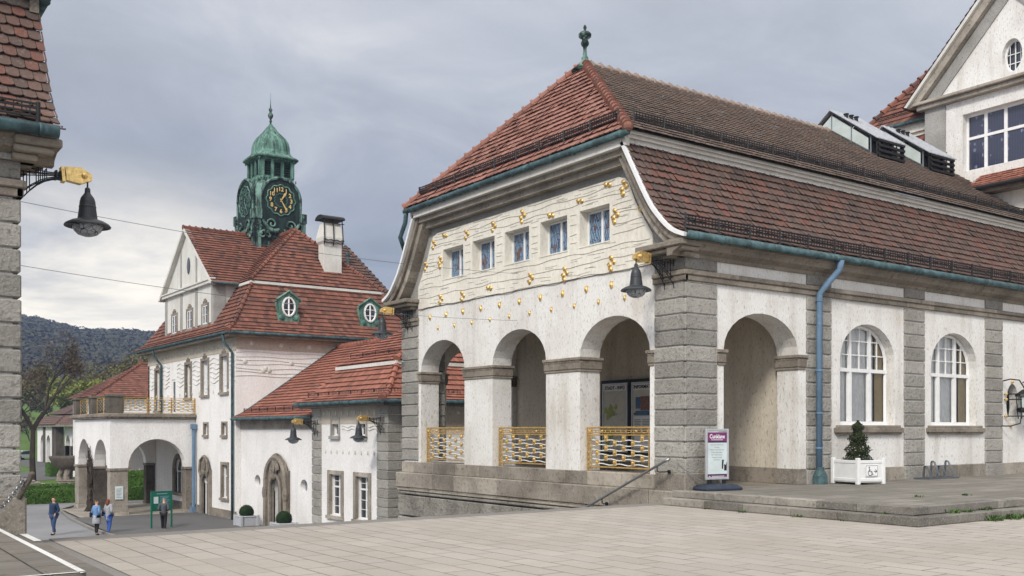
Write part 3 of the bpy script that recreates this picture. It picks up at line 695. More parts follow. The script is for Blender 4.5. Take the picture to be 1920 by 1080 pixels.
    if right:
        b = MB(X); rd2 = random.Random(11)
        def inw(u, z): return any(c-.66 < u < c+.66 and 4.74 < z < 5.8 for c in wins) or z > ctop(u)-.03 or not 17.45 < u < 28.55
        def wave(ua, ub, z, amp, ph, r):
            seg = []; u = ua
            while u <= ub+1e-6:
                zz = z+amp*math.sin(u*2.6+ph)+amp*.5*math.sin(u*6.1+ph*2.3)
                if inw(u, zz):
                    if len(seg) > 2: b.tube(seg, r, 4)
                    seg = []
                else: seg.append((x0-.037, u, zz))
                u += .09
            if len(seg) > 2: b.tube(seg, r, 4)
        for i, z in enumerate((4.0, 4.33, 4.62, 4.93, 5.18, 5.42, 5.66, 5.93, 6.12, 6.29)): wave(17.42, 28.58, z, .022, i*1.9, .0085)
        for i in range(150):
            z = rd2.choice((4.1, 4.2, 4.43, 4.52, 4.74, 4.83, 5.02, 5.1, 5.28, 5.35, 5.52, 5.78, 5.86, 6.03, 6.2))+rd2.uniform(-.02, .02); u = rd2.uniform(17.5, 28.1); wave(u, u+rd2.uniform(.25, .6), z, .016, rd2.uniform(0, 6), .0055)
        b.build('wave_relief', 'groove', root)  # thin tubes, coloured dark to look like shaded grooves
        for y, z, n in GC:
            b = MB(X); rd3 = random.Random(int(y*100)); pts = {1: [(0, 0)], 2: [(-.06, 0), (.09, .03)], 3: [(0, .11), (.02, -.09), (-.11, .02)], 4: [(.0, .14), (.06, -.03), (-.10, .02), (.02, -.15)]}[n]
            for (a, c) in pts:
                r = rd3.uniform(.06, .078) if n > 1 else .10
                q = (x0-.05, y+a, z+c); b.ball(q, (.028, r, r), 12, 6)
                b.tube([(q[0]-.02-k*.0012, q[1]+(r*.85-k*.0050)*math.cos(k*.6), q[2]+(r*.85-k*.0050)*math.sin(k*.6)) for k in range(14)], .011, 4)
            b.build('gold_shell_ornament', 'gold', root, smooth=True)
        for i in range(10):
            for yy, zz, s_ in ((27.85-i*.99, 3.66, 1.15), (27.36-i*.99, 3.28, .85)):
                b = MB(X); b.ball((x0-.01, yy, zz), (.05*s_, .05*s_, .075*s_), 10, 6); b.cbox(x0-.012, x0+.01, yy-.058*s_, yy+.058*s_, zz+.055*s_, zz+.085*s_, .004); b.build('gold_drop', 'gold', root, smooth=False)
        for c in wins:
            w_ = sash(root, FL, c-.59, c+.59, 4.81, 5.73, -.24, mull=(c,), pane='stained', bar=.05)
            b = MB(X); fbox(b, FL, c-.62, c+.62, -.3, .05, 4.765, 4.798); b.build('sill', 'cream', w_)
    # verges
    for s_ in (0, 1):
        mir = (lambda p: 46-p) if s_ else (lambda p: p)
        for nm, mt, d0, d1, xa, xb in (('bargeboard', 'white', -.02, .07, x0-.56, x0-.40), ('verge_moulding', 'sand', .07, .25, x0-.46, x0-.1), ('verge_moulding', 'sandl', .25, .44, x0-.36, x0+.05), ):
            if nm == 'bargeboard' and not right: continue
            o1, o2 = offs(PROF, d0), offs(PROF, d1); b = MB(X)
            for i in range(len(PROF)-1):
                q = [o1[i], o1[i+1], o2[i+1], o2[i]]
                if d0 > 0: q = [(p, max(z, 4.331)) for p, z in q]
                if abs(q[0][1]-q[2][1]) < .003 and abs(q[1][1]-q[3][1]) < .003: continue
                b.prism([(mir(p), z) for p, z in q], lambda p, q, a: (a, p, q), xa, xb)
            b.build(nm, mt, root)
    ya, yb = 17.72, 28.28
    b = MB(X); b.box(x0-.56, x0-.42, ya+.1, yb-.1, 6.86, 7.12); b.box(x0-.42, xe, 17.88, 18.3, 6.93, 7.05); b.box(x0-.5, xe, 17.80, 18.3, 7.05, 7.13); b.box(x0-.54, xe, 17.72, 18.3, 7.13, 7.21)
    b.box(x0-.42, xe, 27.7, 28.2, 6.93, 7.2); b.build('eave_moulding', 'offwhite' if right else 'sand', root)
    b = MB(X); b.box(x0-.42, x0+.1, 18.1, 27.9, 6.70, 6.90); b.box(x0-.25, x0+.1, 18.25, 27.75, 6.52, 6.70); b.build('verge_moulding', 'sandl', root)
    b = MB(X); gutterline(b, (x0-.65, 17.62, 7.12), (x0-.65, 28.4, 7.12), .085); gutterline(b, (x0-.48, 15.84, 4.40), (xe, 15.84, 4.40), .085)
    b.tube([(x0-.65, 28.3, 7.05), (x0-.65, 28.36, 6.75), (x0-.6, 28.78, 6.35), (x0-.3, 28.85, 5.7)], .075, 8)
    b.build('gutter', 'gutter', root, smooth=True)
    if right:
        b = MB(X); b.tube([(21.72, 15.86, 4.36), (21.72, 15.88, 4.12), (21.45, 16.08, 3.72), (21.33, 16.19, 3.5), (21.33, 16.2, -1.1)], [.12, .08, .08, .08, .08], 10)
        for z in (3.3, 1.5, .4, -.5): b.tube([(21.33, 16.2, z), (21.33, 16.2, z+.05)], .092, 10)
        b.build('downpipe', 'pipe', root, smooth=True)
        b = MB(X); b.lathe([(.19, ZT), (.19, -1.18), (.16, -1.12), (.10, -1.02), (.10, -.96)], (21.33, 16.17, 0), 8, rot=PI/8); b.build('downpipe_shoe', 'gutter', root)
    # lower roof
    for s_ in (0, 1):
        if s_ and not right: continue
        fn = (lambda a, p, z: (a, 46-p, z)) if s_ else (lambda a, p, z: (a, p, z))
        sf, L = prof_surf(PROF, fn); b = MB(X)
        if not s_: tiles(b, sf, L, lambda q: (x0-(.5 if right else .58), xe), .20, .235, .03, SC, 3)
        o = offs(PROF, .008); u_ = b if s_ else MB(X)
        for q, r in zip(o, o[1:]): u_.quad(fn(x0-.5, *q), fn(xe, *q), fn(xe, *r), fn(x0-.5, *r))
        if not s_: u_.build('tile_gap_shade', 'under', root)  # dark sheet added so gaps between tile rows look shaded
        b.build('roof', 'tile_old', root, label='dark weathered tiles of the lower roof slope')
    ex, ey, ez = x0-.66, 17.62, 7.2; ax, az = x0+2.5, 11.0; run = yc-ey
    sf = plane_surf((0, ey, ez), (1, 0, 0), (0, run, az-ez)); L = math.hypot(run, az-ez)
    b = MB(X); tiles(b, sf, L, lambda q: (ex+(ax-ex)*q/L, xe), .19, .25, .042, ST, 5)
    u_ = MB(X); u_.quad((ex+.03, ey+.02, ez-.012), (xe, ey+.02, ez-.012), (xe, yc, az-.012), (ax, yc, az-.012)); u_.quad((ex+.03, ey+.05, ez-.012), (ex+.03, 46-ey-.05, ez-.012), (ax, yc, az-.012)); u_.build('tile_gap_shade', 'under', root)
    b.quad((ex, 46-ey, ez-.03), (xe, 46-ey, ez-.03), (xe, yc, az-.03), (ax, yc, az-.03)); ridge(b, (ax+.2, yc, az+.03), (xe, yc, az+.03), .10, .36); b.build('roof', 'tile_grey', root, label='grey lichened tiles of the upper roof slope')
    sf = plane_surf((ex, 0, ez), (0, 1, 0), (ax-ex, 0, az-ez)); L2 = math.hypot(ax-ex, az-ez)
    b = MB(X); tiles(b, sf, L2, lambda q: (ey+run*q/L2, 46-ey-run*q/L2), .19, .25, .034, SC, 6)
    hips(b, (ex, ey, ez+.05), (ax, yc, az+.05), .11, .30); hips(b, (ex, 46-ey, ez+.05), (ax, yc, az+.05), .11, .33)
    b.ball((ex+.02, ey+.02, ez+.05), .13, 8, 6); b.build('roof', 'tile_pink', root, label='red tiled hip end of the upper roof')
    b = MB(X)
    if right:
        guard(b, (x0-.1, 18.02, 7.54), (xe, 18.02, 7.54), .27, .10, 1.0); guard(b, (x0-.44, 18.2, 7.56), (x0-.44, 27.8, 7.56), .25, .09, 1.0); guard(b, (x0-.25, 16.12, 4.63), (xe, 16.12, 4.63), .30, .11, 1.05)
    else: guard(b, (x0-.25, 16.15, 4.60), (xe, 16.15, 4.60), .26, .11, 1.05); guard(b, (x0-.1, 18.02, 7.50), (xe, 18.02, 7.50), .24, .10, 1.0)
    b.build('snow_guard', 'iron', root)
    if right:
        b = MB(X); b.lathe([(.42, -.22), (.2, -.03), (.12, .06), (.09, .12), (.11, .16), (.07, .22), (.05, .42), (.065, .5), (.11, .55), (.13, .62), (.10, .68), (.08, .72), (.19, .80), (.20, .88), (.14, .94), (.05, .98), (.03, 1.02), (.055, 1.07), (.04, 1.13), (.0, 1.18)], (ax, yc, az+.02), 14); b.build('finial', 'copper', root, smooth=True)
        for c in wc: arch_window(root, FR, c, 1.23, .13, 1.88, .995, -.29)
        for c in wc:
            b = MB(X); b.cbox(c-1.5, c+1.5, y0-.13, y0+.3, -.08, .06, .015); b.cbox(c-1.42, c+1.42, y0-.08, y0+.3, .06, .128, .01); b.cbox(c-1.45, c+1.45, y0-.09, y0+.3, -.13, -.08, .01); b.build('window_sill', 'sand', root)
        b = MB(X); n = 20; pt = [(31.235+.34*math.cos(2*PI*i/n), y0+.3, .83+.6*math.sin(2*PI*i/n)) for i in range(n)]
        b.tube(pt+pt[:1], .03, 4, False); b.tube([(31.235, y0+.3, .25), (31.235, y0+.3, 1.43)], .015, 4); b.tube([(30.9, y0+.3, .83), (31.57, y0+.3, .83)], .015, 4); o = b.build('window', 'iron', root, label='small oval window in the facade')
        b = MB(X); b.quad(*[(p[0], y0+.32, p[2]) for p in pt]); b.build('pane', 'glassdark', o)
        # lightning conductor holders on the roof
        b = MB(X)
        for x in (17.8, 20.3, 22.8, 25.3, 27.8):
            for q in (.35, .62): y = ey+run*q; z = ez+(az-ez)*q; b.tube([(x, y, z), (x, y-.04, z+.15), (x+.05, y-.10, z+.13)], .010, 4)
        b.tube([(x0-.2, 17.7, 7.3), (x0-.2, 17.9, 7.0), (x0-.1, 17.3, 5.9), (x0+.15, 16.6, 4.98), (x0+.4, 15.95, 4.55)], .008, 4); b.build('lightning_conductor', 'greysteel', root)
        # balustrades
        for ya, yb in A:
            b = MB(X); xx = x0+.2; ya += .06; yb -= .06; zt, zb = .06, -.96
            for z, r in ((zt, .026), (zt-.07, .013), (zt-.13, .013), (zt-.19, .018), (zb, .020)): b.tube([(xx, ya, z), (xx, yb, z)], r, 5)
            for y in (ya, ya+.09, ya+.19, yb-.19, yb-.09, yb): b.tube([(xx, y, -1.07), (xx, y, zt)], .017, 5)
            n = 26
            for i in range(n): y = ya+(yb-ya)*(i+.5)/n; b.ball((xx, y, zt-.1-.03*(i % 2)), (.012, .022, .022), 6, 4)
            for y in (ya+.05, ya+.14, yb-.14, yb-.05):
                for k in range(6): b.ball((xx, y, zt-.26-k*.13), (.012, .02, .025), 5, 4)
            o = b.build('balustrade', 'golddull', root)
            g = MB(X); w_ = MB(X); inn = (ya+.24, yb-.24); nc = 6
            for i in range(nc):
                y = inn[0]+(inn[1]-inn[0])*(i+.5)/nc
                for k in range(3):
                    z = zt-.27-k*.25-(.125 if i % 2 else 0); g.cbox(xx-.02, xx+.01, y-.062, y+.062, z-.085, z+.07, .004); g.ball((xx-.025, y, z), (.03, .036, .04), 8, 5)
            for y in (ya+.1, ya+.62, yb-.62, yb-.1): g.ball((xx-.02, y, zt-.10), (.03, .04, .045), 8, 5)
            g.build('gold_stud', 'gold', o, smooth=False)
            for k in range(6):
                z = zt-.335-k*.122; w_.tube([(xx, inn[0]-.03+(inn[1]-inn[0]+.06)*t/48, z+.018*math.cos(t/48*nc*PI*2*.5+k*PI)) for t in range(49)], .016, 4)
            w_.build('wave_bar', 'white', o)
    # roof lanterns
    if right:
        for xs in (30.95, 34.2):
            b = MB(); wd = 1.55; zr = lambda y: ez+(az-ez)*(1-abs(y-yc)/run)
            b.box(xs-.06, xs+wd+.06, 21.22, 21.30, 9.72, 10.36) if 0 else None
            lan = MB(); 
            for x in (xs, xs+wd):
                lan.quad((x, 21.3, zr(21.3)-.1), (x, 21.3, 9.95), (x, 22.9, 11.05), (x, 23.0, 11.0), (x, 24.7, 9.75), (x, 24.7, zr(24.7)-.1), (x, 23, 10.9))
            o = lan.build('roof_lantern', 'copperlt', root, label='glazed roof lantern astride the ridge')
            g = MB()
            for x in (xs-.004, xs+wd+.004): g.quad((x, 21.4, 9.98), (x, 21.4, 10.42), (x, 22.95, 11.62), (x, 24.5, 10.5), (x, 24.5, 10.0), (x, 22.95, 11.08))
            g.build('pane', 'frost', o)
            f = MB()
            for x in (xs-.01, xs+wd+.01):
                f.tube([(x, 21.3, 9.6), (x, 21.3, 10.5), (x, 22.95, 11.72), (x, 24.6, 10.5), (x, 24.6, 9.7)], .035, 4); f.tube([(x, 21.35, 9.95), (x, 22.95, 11.06), (x, 24.6, 9.98)], .025, 4)
                for y in (22.1, 22.95, 23.8): f.tube([(x, y, zr(y)), (x, y, 10.5+1.22*(1-abs(y-22.95)/1.65))], .025, 4)
            f.build('frame', 'greysteel', o)
            r = MB(); 
            for s_, (a, c) in enumerate((((20.95, 10.30), (22.95, 11.78)), ((24.9, 10.30), (22.95, 11.78)))):
                r.prism([a, c, (c[0], c[1]+.04), (a[0], a[1]+.04)], lambda p, q, t: (t, p, q), xs-.14, xs+wd+.14)
                for k in range(7): x = xs+wd*k/6; r.tube([(x, a[0], a[1]+.05), (x, c[0], c[1]+.05)], .022, 4)
            r.build('lantern_roof', 'alu', o)
            lv = MB()
            for x in (xs, xs+wd*.52, xs+wd-.1): lv.box(x, x+.1, 20.98, 21.1, 9.50, 10.26)
            for z in (9.50, 9.68, 9.86, 10.04, 10.22): lv.box(xs, xs+wd, 20.94, 21.02, z, z+.08)
            lv.box(xs, xs+wd, 21.28, 21.3, 9.5, 10.3); lv.build('louvre', 'iron', o)
            c = MB()
            for k in range(3): c.lathe([(.07, 0), (.07, .12), (.10, .13), (.10, .16)], (xs+.1+.3*k, 22.4-.3*k*0, 11.4), 8)
            c.build('vent_cap', 'iron', o)
RP = thing('bath_pavilion', 'cream and white pavilion with gold ornaments above three arched openings', 'building', (16.65, 16.37, ZP), 'twin bath house pavilions beside the stairs')
pavilion(RP, None, 37.2, True)
LP = thing('bath_pavilion', 'rusticated stone pavilion corner with dark tiles at the left edge of the photo', 'building', (2.61, 16.37, ZP), 'twin bath house pavilions beside the stairs')
pavilion(LP, lambda p: (19.26-p[0], p[1], p[2]), 29.0, False)
# ------------------------------------------------------------------ clock building
def hiproof(root, x0, x1, y0, y1, prof, upz, upo, runx, runy, m1, m2, tw=.26, row=.3, under='tile_red', cut=None, guards=True, lab=''):
    """mansard: prof = [(inset, z)] lower slope; upper hip from inset upo at z upz[0] to upz[1]; ridge runs along y"""
    for ax in (0, 1):
        fn = (lambda a, p, z: (x0+p, a, z)) if ax == 0 else (lambda a, p, z: (a, y0+p, z))
        sf, L = prof_surf(prof, fn); b = MB()
        ins = lambda q: sf(0, q)[ax]-(x0, y0)[ax]
        lo, hi = ((y0, y1), (x0, x1))[ax]
        tiles(b, sf, L, lambda q: (lo+ins(q), hi-ins(q)), tw, row, .045, ST, 3+ax)
        for q, r in zip(prof, prof[1:]):
            b.quad(fn(lo+q[0], q[0], q[1]), fn(hi-q[0], q[0], q[1]), fn(hi-r[0], r[0], r[1]), fn(lo+r[0], r[0], r[1]))
            g = (lambda a, p, z: (x1-p, a, z)) if ax == 0 else (lambda a, p, z: (a, y1-p, z))
            b.quad(g(lo+q[0], q[0], q[1]), g(hi-q[0], q[0], q[1]), g(hi-r[0], r[0], r[1]), g(lo+r[0], r[0], r[1]))
        if ax:
            sp = [(x0+p, y0+p, z+.05) for p, z in prof]
            for a, c in zip(sp, sp[1:]): hips(b, a, c, .12, .33)
            sp = [(x1-p, y0+p, z+.05) for p, z in prof]
            for a, c in zip(sp, sp[1:]): hips(b, a, c, .12, .33)
        b.build('roof', m1, root, label='lower roof slope of red clay tiles')
    ax0, ax1, ay0, ay1 = x0+upo, x1-upo, y0+upo, y1-upo; xm = (ax0+ax1)/2; z0, z1 = upz
    b = MB(); rx = xm-ax0
    sf = plane_surf((ax0, 0, z0), (0, 1, 0), (rx, 0, z1-z0)); L = math.hypot(rx, z1-z0); tiles(b, sf, L, lambda q: (ay0+runy*q/L, ay1-runy*q/L), tw, row, .045, ST, 7)
    sf = plane_surf((0, ay0, z0), (1, 0, 0), (0, runy, z1-z0)); L2 = math.hypot(runy, z1-z0); tiles(b, sf, L2, lambda q: (ax0+rx*q/L2, ax1-rx*q/L2), tw, row, .045, ST, 8)
    A, B2, C, D_, E1, E2 = (ax0, ay0, z0), (ax1, ay0, z0), (ax1, ay1, z0), (ax0, ay1, z0), (xm, ay0+runy, z1), (xm, ay1-runy, z1)
    for f in ((A, B2, E1), (B2, C, E2, E1), (C, D_, E2), (D_, A, E1, E2)): b.quad(*f)
    up = lambda p: (p[0], p[1], p[2]+.05)
    for a, c in ((A, E1), (B2, E1), (E1, E2)): hips(b, up(a), up(c), .12, .36)
    b.build('roof', m2, root, label='upper hipped roof of red clay tiles')
    b = MB(); o = upo-.02
    b.box(x0+o, x1-o, y0+o, y1-o, z0-.16, z0-.012); b.build('roof_cornice', 'offwhite', root)
def framed_window(root, fr, u0, u1, z0, z1, fw=.2, crown=True, glass='glassdark', muntz=(), mull=(), trans=(), w=-.18, lab=None, fm='sand'):
    b = MB(); u0 += .005; u1 -= .005; z1 -= .005; z0 += .005
    fbox(b, fr, u0-fw, u0, -.1, .05, z0-.02, z1+fw*.8); fbox(b, fr, u1, u1+fw, -.1, .05, z0-.02, z1+fw*.8); fbox(b, fr, u0, u1, -.1, .047, z1, z1+fw*.8)
    fbox(b, fr, u0-fw*1.15, u1+fw*1.15, -.1, .12, z0-.16, z0-.022)
    if crown: c = (u0+u1)/2; fbox(b, fr, c-.32, c+.32, -.05, .055, z1+fw*.8, z1+fw*.8+.14); fbox(b, fr, c-.15, c+.15, -.05, .06, z1+fw*.8+.14, z1+fw*.8+.26)
    o = b.build('window_frame', fm, root)
    s = sash(root, fr, u0, u1, z0, z1, w, mull, trans, muntz, (), glass, .06)
    return s
CB = thing('clock_building', 'white building with red mansard roof, gabled dormer and green copper clock tower', 'building', (19.2, 52.7, ZS))
FX, FY = Fx(19.2), Fy(52.7)
up = [(53.98, 55.02, 2.12, 4.12), (57.2, 58.3, 2.05, 4.05), (60.35, 61.35, 1.98, 4.0), (66.75, 67.75, 1.3, 3.95)]
sm = [(54.1, 54.8, -.28, .38), (57.25, 57.9, -.28, .36)]
b = MB(); wall(b, FX, 52.703, 69.5, -5, 5.1, [(a, c, d, e, 0) for a, c, d, e in up+sm]+[(53.95, 54.85, -3.8, -1.95, 0), (56.98, 57.98, -5, -3.1, .5), (61.75, 63.4, -3.9, -2.6, .82), (63.45, 64.25, 1.0, 3.2, 0)][:99], .3)
wall(b, FY, 19.203, 30.4, -5, 5.1, [], .3); b.box(19.5, 30.1, 53.0, 69.3, -5, 5.0) if 0 else None
wall(b, Fx(30.4, -1), 52.7, 69.5, -5, 5.1, [], .3); wall(b, Fy(69.5, -1), 19.2, 30.4, -5, 5.1, [], .3)
b.build('wall', 'plaster_far', CB)
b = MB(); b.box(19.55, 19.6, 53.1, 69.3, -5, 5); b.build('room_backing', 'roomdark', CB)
b = MB(); b.box(19.175, 19.2, 52.68, 69.52, 4.32, 5.1); b.box(19.2, 30.4, 52.675, 52.7, 4.42, 5.1); b.build('painted_frieze', 'plaster_beige', CB)
b = MB(); rd = random.Random(2)
for k in range(7):
    z = 2.95+k*.22
    if z < 4.5: b.tube([(19.2+.3*i, 52.685, z+.035*math.sin(i*.55+k)+.03*math.sin(i*.21+k*2)) for i in range(34)], .018, 4)
for k in range(6):
    z = 2.75+k*.26; seg = []
    for i in range(150):
        u = 52.75+i*.112
        if any(a-.3 < u < c+.3 for a, c, d, e in up+[(63.45, 64.25, 1, 3)]) or u > 69.4:
            if len(seg) > 2: b.tube(seg, .02, 4)
            seg = []
        else: seg.append((19.18, u, z+.07*math.sin(u*4+k*.6)))
    if len(seg) > 2: b.tube(seg, .02, 4)
b.build('wave_relief', 'offwhite', CB)
b = MB()
for x, z in ((20.1, 4.75), (21.8, 4.72), (23.5, 4.7), (25.1, 4.7), (26.7, 4.7), (19.7, 3.75), (22.4, 3.75), (25.5, 3.75), (20.9, 3.4), (21.1, 3.3), (20.75, 3.28), (24.2, 3.45), (24.4, 3.36), (24.0, 3.3), (22.5, 3.0), (21.4, 1.9)): b.ball((x, 52.68, z), (.13, .05, .13), 10, 5)
for i in range(26):
    u = 53.2+i*.62; b.ball((19.17, u, 4.62+.12*(i % 2)), (.04, .06, .09), 6, 4)
    if i % 2: b.ball((19.17, u, 2.2 if i % 4 else 1.6), (.04, .05, .10), 6, 4)
b.build('relief_disc', 'offwhite', CB)['kind'] = 'stuff'
for i, (a, c, d, e) in enumerate(up):
    w_ = framed_window(CB, FX, a, c, d, e, .2, True, 'blind' if i < 2 else 'glassdark', mull=((a+c)/2,) if i == 2 else (), trans=(d+.42,) if i < 2 else (d+.75,), muntz=(d+1.3,) if i == 2 else ())
for a, c, d, e in sm: framed_window(CB, FX, a, c, d, e, .12, False, mull=((a+c)/2,), muntz=(d+.33,))
framed_window(CB, FX, 53.95, 54.85, -3.8, -1.95, .2, False, mull=((54.4),), trans=(-2.6,))
sash(CB, FX, 63.45, 64.25, 1.0, 3.2, -.05, pane='glassdark', bar=.14, lab='white framed balcony door')
# carved door and portal
for (ya, yb, z0, zs, rise, hw, nm) in ((56.98, 57.98, -5, -3.1, .5, .42, 'carved_doorcase'), (61.75, 63.4, -3.9, -2.6, .82, .3, 'arched_window_surround')):
    b = MB(); c = (ya+yb)/2; H = hw+(yb-ya)/2
    top = (lambda u: -2.3+.85*max(0, math.cos((u-c)/H*PI/2))**.6) if nm == 'carved_doorcase' else (lambda u: -2.6+1.12*math.sqrt(max(0.02, 1-((u-c)/H)**2)))
    wall(b, Fx(19.2-.14), c-H, c+H, z0-(.2 if z0 > -5 else 0), 0, [(ya, yb, z0, zs, rise)], .3, zf=top)
    if nm == 'carved_doorcase':
        b.ball((19.02, c, -2.05), (.1, .3, .38), 10, 6); b.ball((19.0, c, -2.5), (.12, .22, .2), 8, 5)
        for s_ in (-1, 1): b.tube([(19.02, c+s_*.15, -1.55), (19.0, c+s_*.6, -1.8), (19.0, c+s_*.75, -2.4), (19.02, c+s_*.55, -2.7)], .07, 6)
    o = b.build(nm, 'sand', CB)
    b = MB(); wall(b, Fx(19.35), ya, yb, z0, 0, [], .02, zf=lambda u: zs+rise); b.build('door_leaf' if nm == 'carved_doorcase' else 'pane', 'glassdark', o)
    b = MB(); 
    for u in (ya+.06, c, yb-.06): b.tube([(19.32, u, z0), (19.32, u, zs+(rise*.95 if u == c else .1))], .05 if u == c else .04, 4)
    b.tube([(19.32, ya, zs), (19.32, yb, zs)], .04, 4); b.tube([(19.32, c-(c-ya)*math.cos(PI*i/12), zs+rise*math.sin(PI*i/12)) for i in range(13)], .05, 4); b.build('casement', 'white', o)
b = MB(); b.box(19.12, 19.2, 52.62, 56.4, -5, -4.45); b.box(19.12, 19.2, 58.5, 69.5, -5, -4.45); b.build('plinth', 'sand', CB)
b = MB(); b.box(18.6, 31.0, 52.1, 70.1, 5.06, 5.2); b.build('soffit', 'sand', CB)
b = MB(); gutterline(b, (18.52, 51.98, 5.27), (18.52, 70.15, 5.27), .09); gutterline(b, (18.52, 51.98, 5.27), (31.1, 51.98, 5.27), .09); b.build('gutter', 'gutter', CB, smooth=True)
for y, zb in ((52.92, -4.95), (66.1, .95)):
    b = MB(); b.tube([(18.55, y, 5.2), (18.6, y, 4.8), (19.08, y, 4.2), (19.08, y, zb)], .075, 8); b.build('downpipe', 'gutter', CB, smooth=True)
hiproof(CB, 18.45, 31.05, 51.95, 70.25, [(0, 5.3), (.55, 5.72), (1.1, 6.55), (1.7, 7.5), (2.2, 8.3)], (8.45, 12.3), 2.1, 0, 3.55, 'tile_red', 'tile_red')
# rear wing roof
b = MB(); sf = plane_surf((0, 56.6, 8.6), (1, 0, 0), (0, 3.6, 3.6)); L = math.hypot(3.6, 3.6); tiles(b, sf, L, lambda q: (26, 30.9-1.5*q/L), .26, .3, .045, ST, 12)
b.quad((26, 56.6, 8.58), (30.9, 56.6, 8.58), (29.4, 60.2, 12.18), (26, 60.2, 12.18)); b.quad((30.9, 56.6, 8.58), (30.9, 64, 8.58), (29.4, 60.2, 12.18)); b.quad((26, 64, 8.58), (30.9, 64, 8.58), (29.4, 60.2, 12.18), (26, 60.2, 12.18)); hips(b, (30.9, 56.6, 8.63), (29.4, 60.2, 12.22), .12, .4)
b.build('roof', 'tile_old', CB, label='darker hipped roof of the rear wing')
b = MB(); b.tube([(28.8, 58.6, 10.4), (28.8, 58.6, 11.3)], .09, 8); b.tube([(28.8, 58.6, 11.3), (28.8, 58.6, 11.5)], .15, 8); b.build('vent_pipe', 'gutter', CB)
# gabled dormer
gt = lambda u: 8.62+(12.2-8.62)*max(0, 1-abs(u-61.2)/4.75)
dw = [(57.4, 58.3, 6.2, 7.3), (60.25, 61.15, 6.16, 7.28), (63.3, 64.2, 6.12, 7.26)]
b = MB(); wall(b, Fx(19.25), 56.35, 65.7, 5.7, 0, [(a, c, d, e, 0) for a, c, d, e in dw], .3, zf=gt, back=False)
b.quad((19.25, 56.35, 5.6), (22.6, 56.35, 5.6), (22.6, 56.35, 8.7), (19.25, 56.35, 8.7)); b.quad((19.25, 65.7, 5.6), (22.6, 65.7, 5.6), (22.6, 65.7, 8.7), (19.25, 65.7, 8.7)); b.box(19.6, 19.65, 56.4, 65.6, 5.8, 8.6)
D = b.build('dormer_wall', 'offwhite', CB)
b = MB()
for u in (56.35, 59.25, 62.15, 65.3): b.box(19.21, 19.3, u, u+.42, 5.75, 8.5)
b.box(19.22, 19.3, 59.35, 59.6, 8.8, 10.9); b.box(19.22, 19.3, 62.3, 62.55, 8.8, 11.2); b.box(19.25, 19.9, 56.30, 56.35, 5.8, 8.5); b.build('dormer_pilaster', 'pebble', D)
b = MB(); b.box(19.05, 19.3, 56.2, 65.85, 8.48, 8.66); b.box(18.98, 19.25, 56.1, 65.95, 8.66, 8.74)
for s_ in (-1, 1): b.prism([(61.2, 12.45), (61.2+s_*5.15, 8.5), (61.2+s_*5.0, 8.35), (61.2, 12.2)], lambda p, q, a: (a, p, q), 18.97, 19.3)
b.build('dormer_cornice', 'offwhite', D)
for a, c, d, e in dw: framed_window(CB, Fx(19.25), a, c, d, e, .18, True, mull=((a+c)/2,), muntz=(d+.55,), w=.03)
b = MB(); b.ball((19.23, 60.95, 10.05), (.05, .3, .52), 12, 8); b.build('oval_window', 'glassdark', CB)
b = MB()
for s_ in (-1, 1):
    sf = plane_surf((0, 61.2+s_*5.25, 8.42), (1, 0, 0), (0, -s_*5.25, 3.98)); L = math.hypot(5.25, 3.98)
    xv = lambda z: 20.55+max(0, (z-8.45))/.928+.12
    if s_ < 0: tiles(b, sf, L, lambda q: (18.98, xv(8.42+3.98*q/L)), .26, .3, .045, ST, 15)
    b.quad((18.98, 61.2+s_*5.25, 8.40), (20.5, 61.2+s_*5.25, 8.40), (24.7, 61.2, 12.38), (18.98, 61.2, 12.38))
hips(b, (18.95, 61.2, 12.43), (23.6, 61.2, 12.43), .12, .38); b.build('dormer_roof', 'tile_red', CB)
b = MB(); gutterline(b, (19.0, 55.9, 8.42), (20.7, 55.9, 8.42), .07); b.tube([(20.6, 55.9, 8.4), (20.6, 55.85, 8.1), (20.35, 55.7, 7.7)], .08, 6); b.build('dormer_gutter', 'gutter', CB)
# copper eye dormers
for x in (22.25, 27.35):
    b = MB(); y = 51.95+.75; out = [(-.62, 6.1), (-.66, 6.5), (-.5, 6.55), (-.6, 7.15), (-.72, 7.2), (-.68, 7.35), (0, 7.78), (.68, 7.35), (.72, 7.2), (.6, 7.15), (.5, 6.55), (.66, 6.5), (.62, 6.1)]
    b.prism(out, lambda p, q, a: (x+p, a, q), y, y+.25); b.prism([(-.58, 6.15), (-.55, 7.15), (0, 7.6), (.55, 7.15), (.58, 6.15)], lambda p, q, a: (x+p, a, q), y+.25, y+1.4)
    b.tube([(x-.75, y-.05, 7.28), (x, y-.05, 7.8), (x+.75, y-.05, 7.28)], .07, 5)
    for s_ in (-1, 1): b.ball((x+s_*.42, y-.02, 6.32), (.16, .08, .16), 8, 5)
    o = b.build('eye_dormer', 'copperlt', CB)
    b = MB(); pt = [(x+.36*math.cos(2*PI*i/16), y-.03, 6.92+.52*math.sin(2*PI*i/16)) for i in range(17)]; b.tube(pt, .06, 5, False); b.tube([(x, y-.03, 6.4), (x, y-.03, 7.42)], .05, 4)
    for z in (6.75, 7.1): b.tube([(x-.33, y-.03, z), (x+.33, y-.03, z)], .025, 4)
    b.build('oval_frame', 'white', o); b = MB(); b.ball((x, y-.005, 6.92), (.35, .02, .51), 14, 6); b.build('pane', 'glassdark', o)
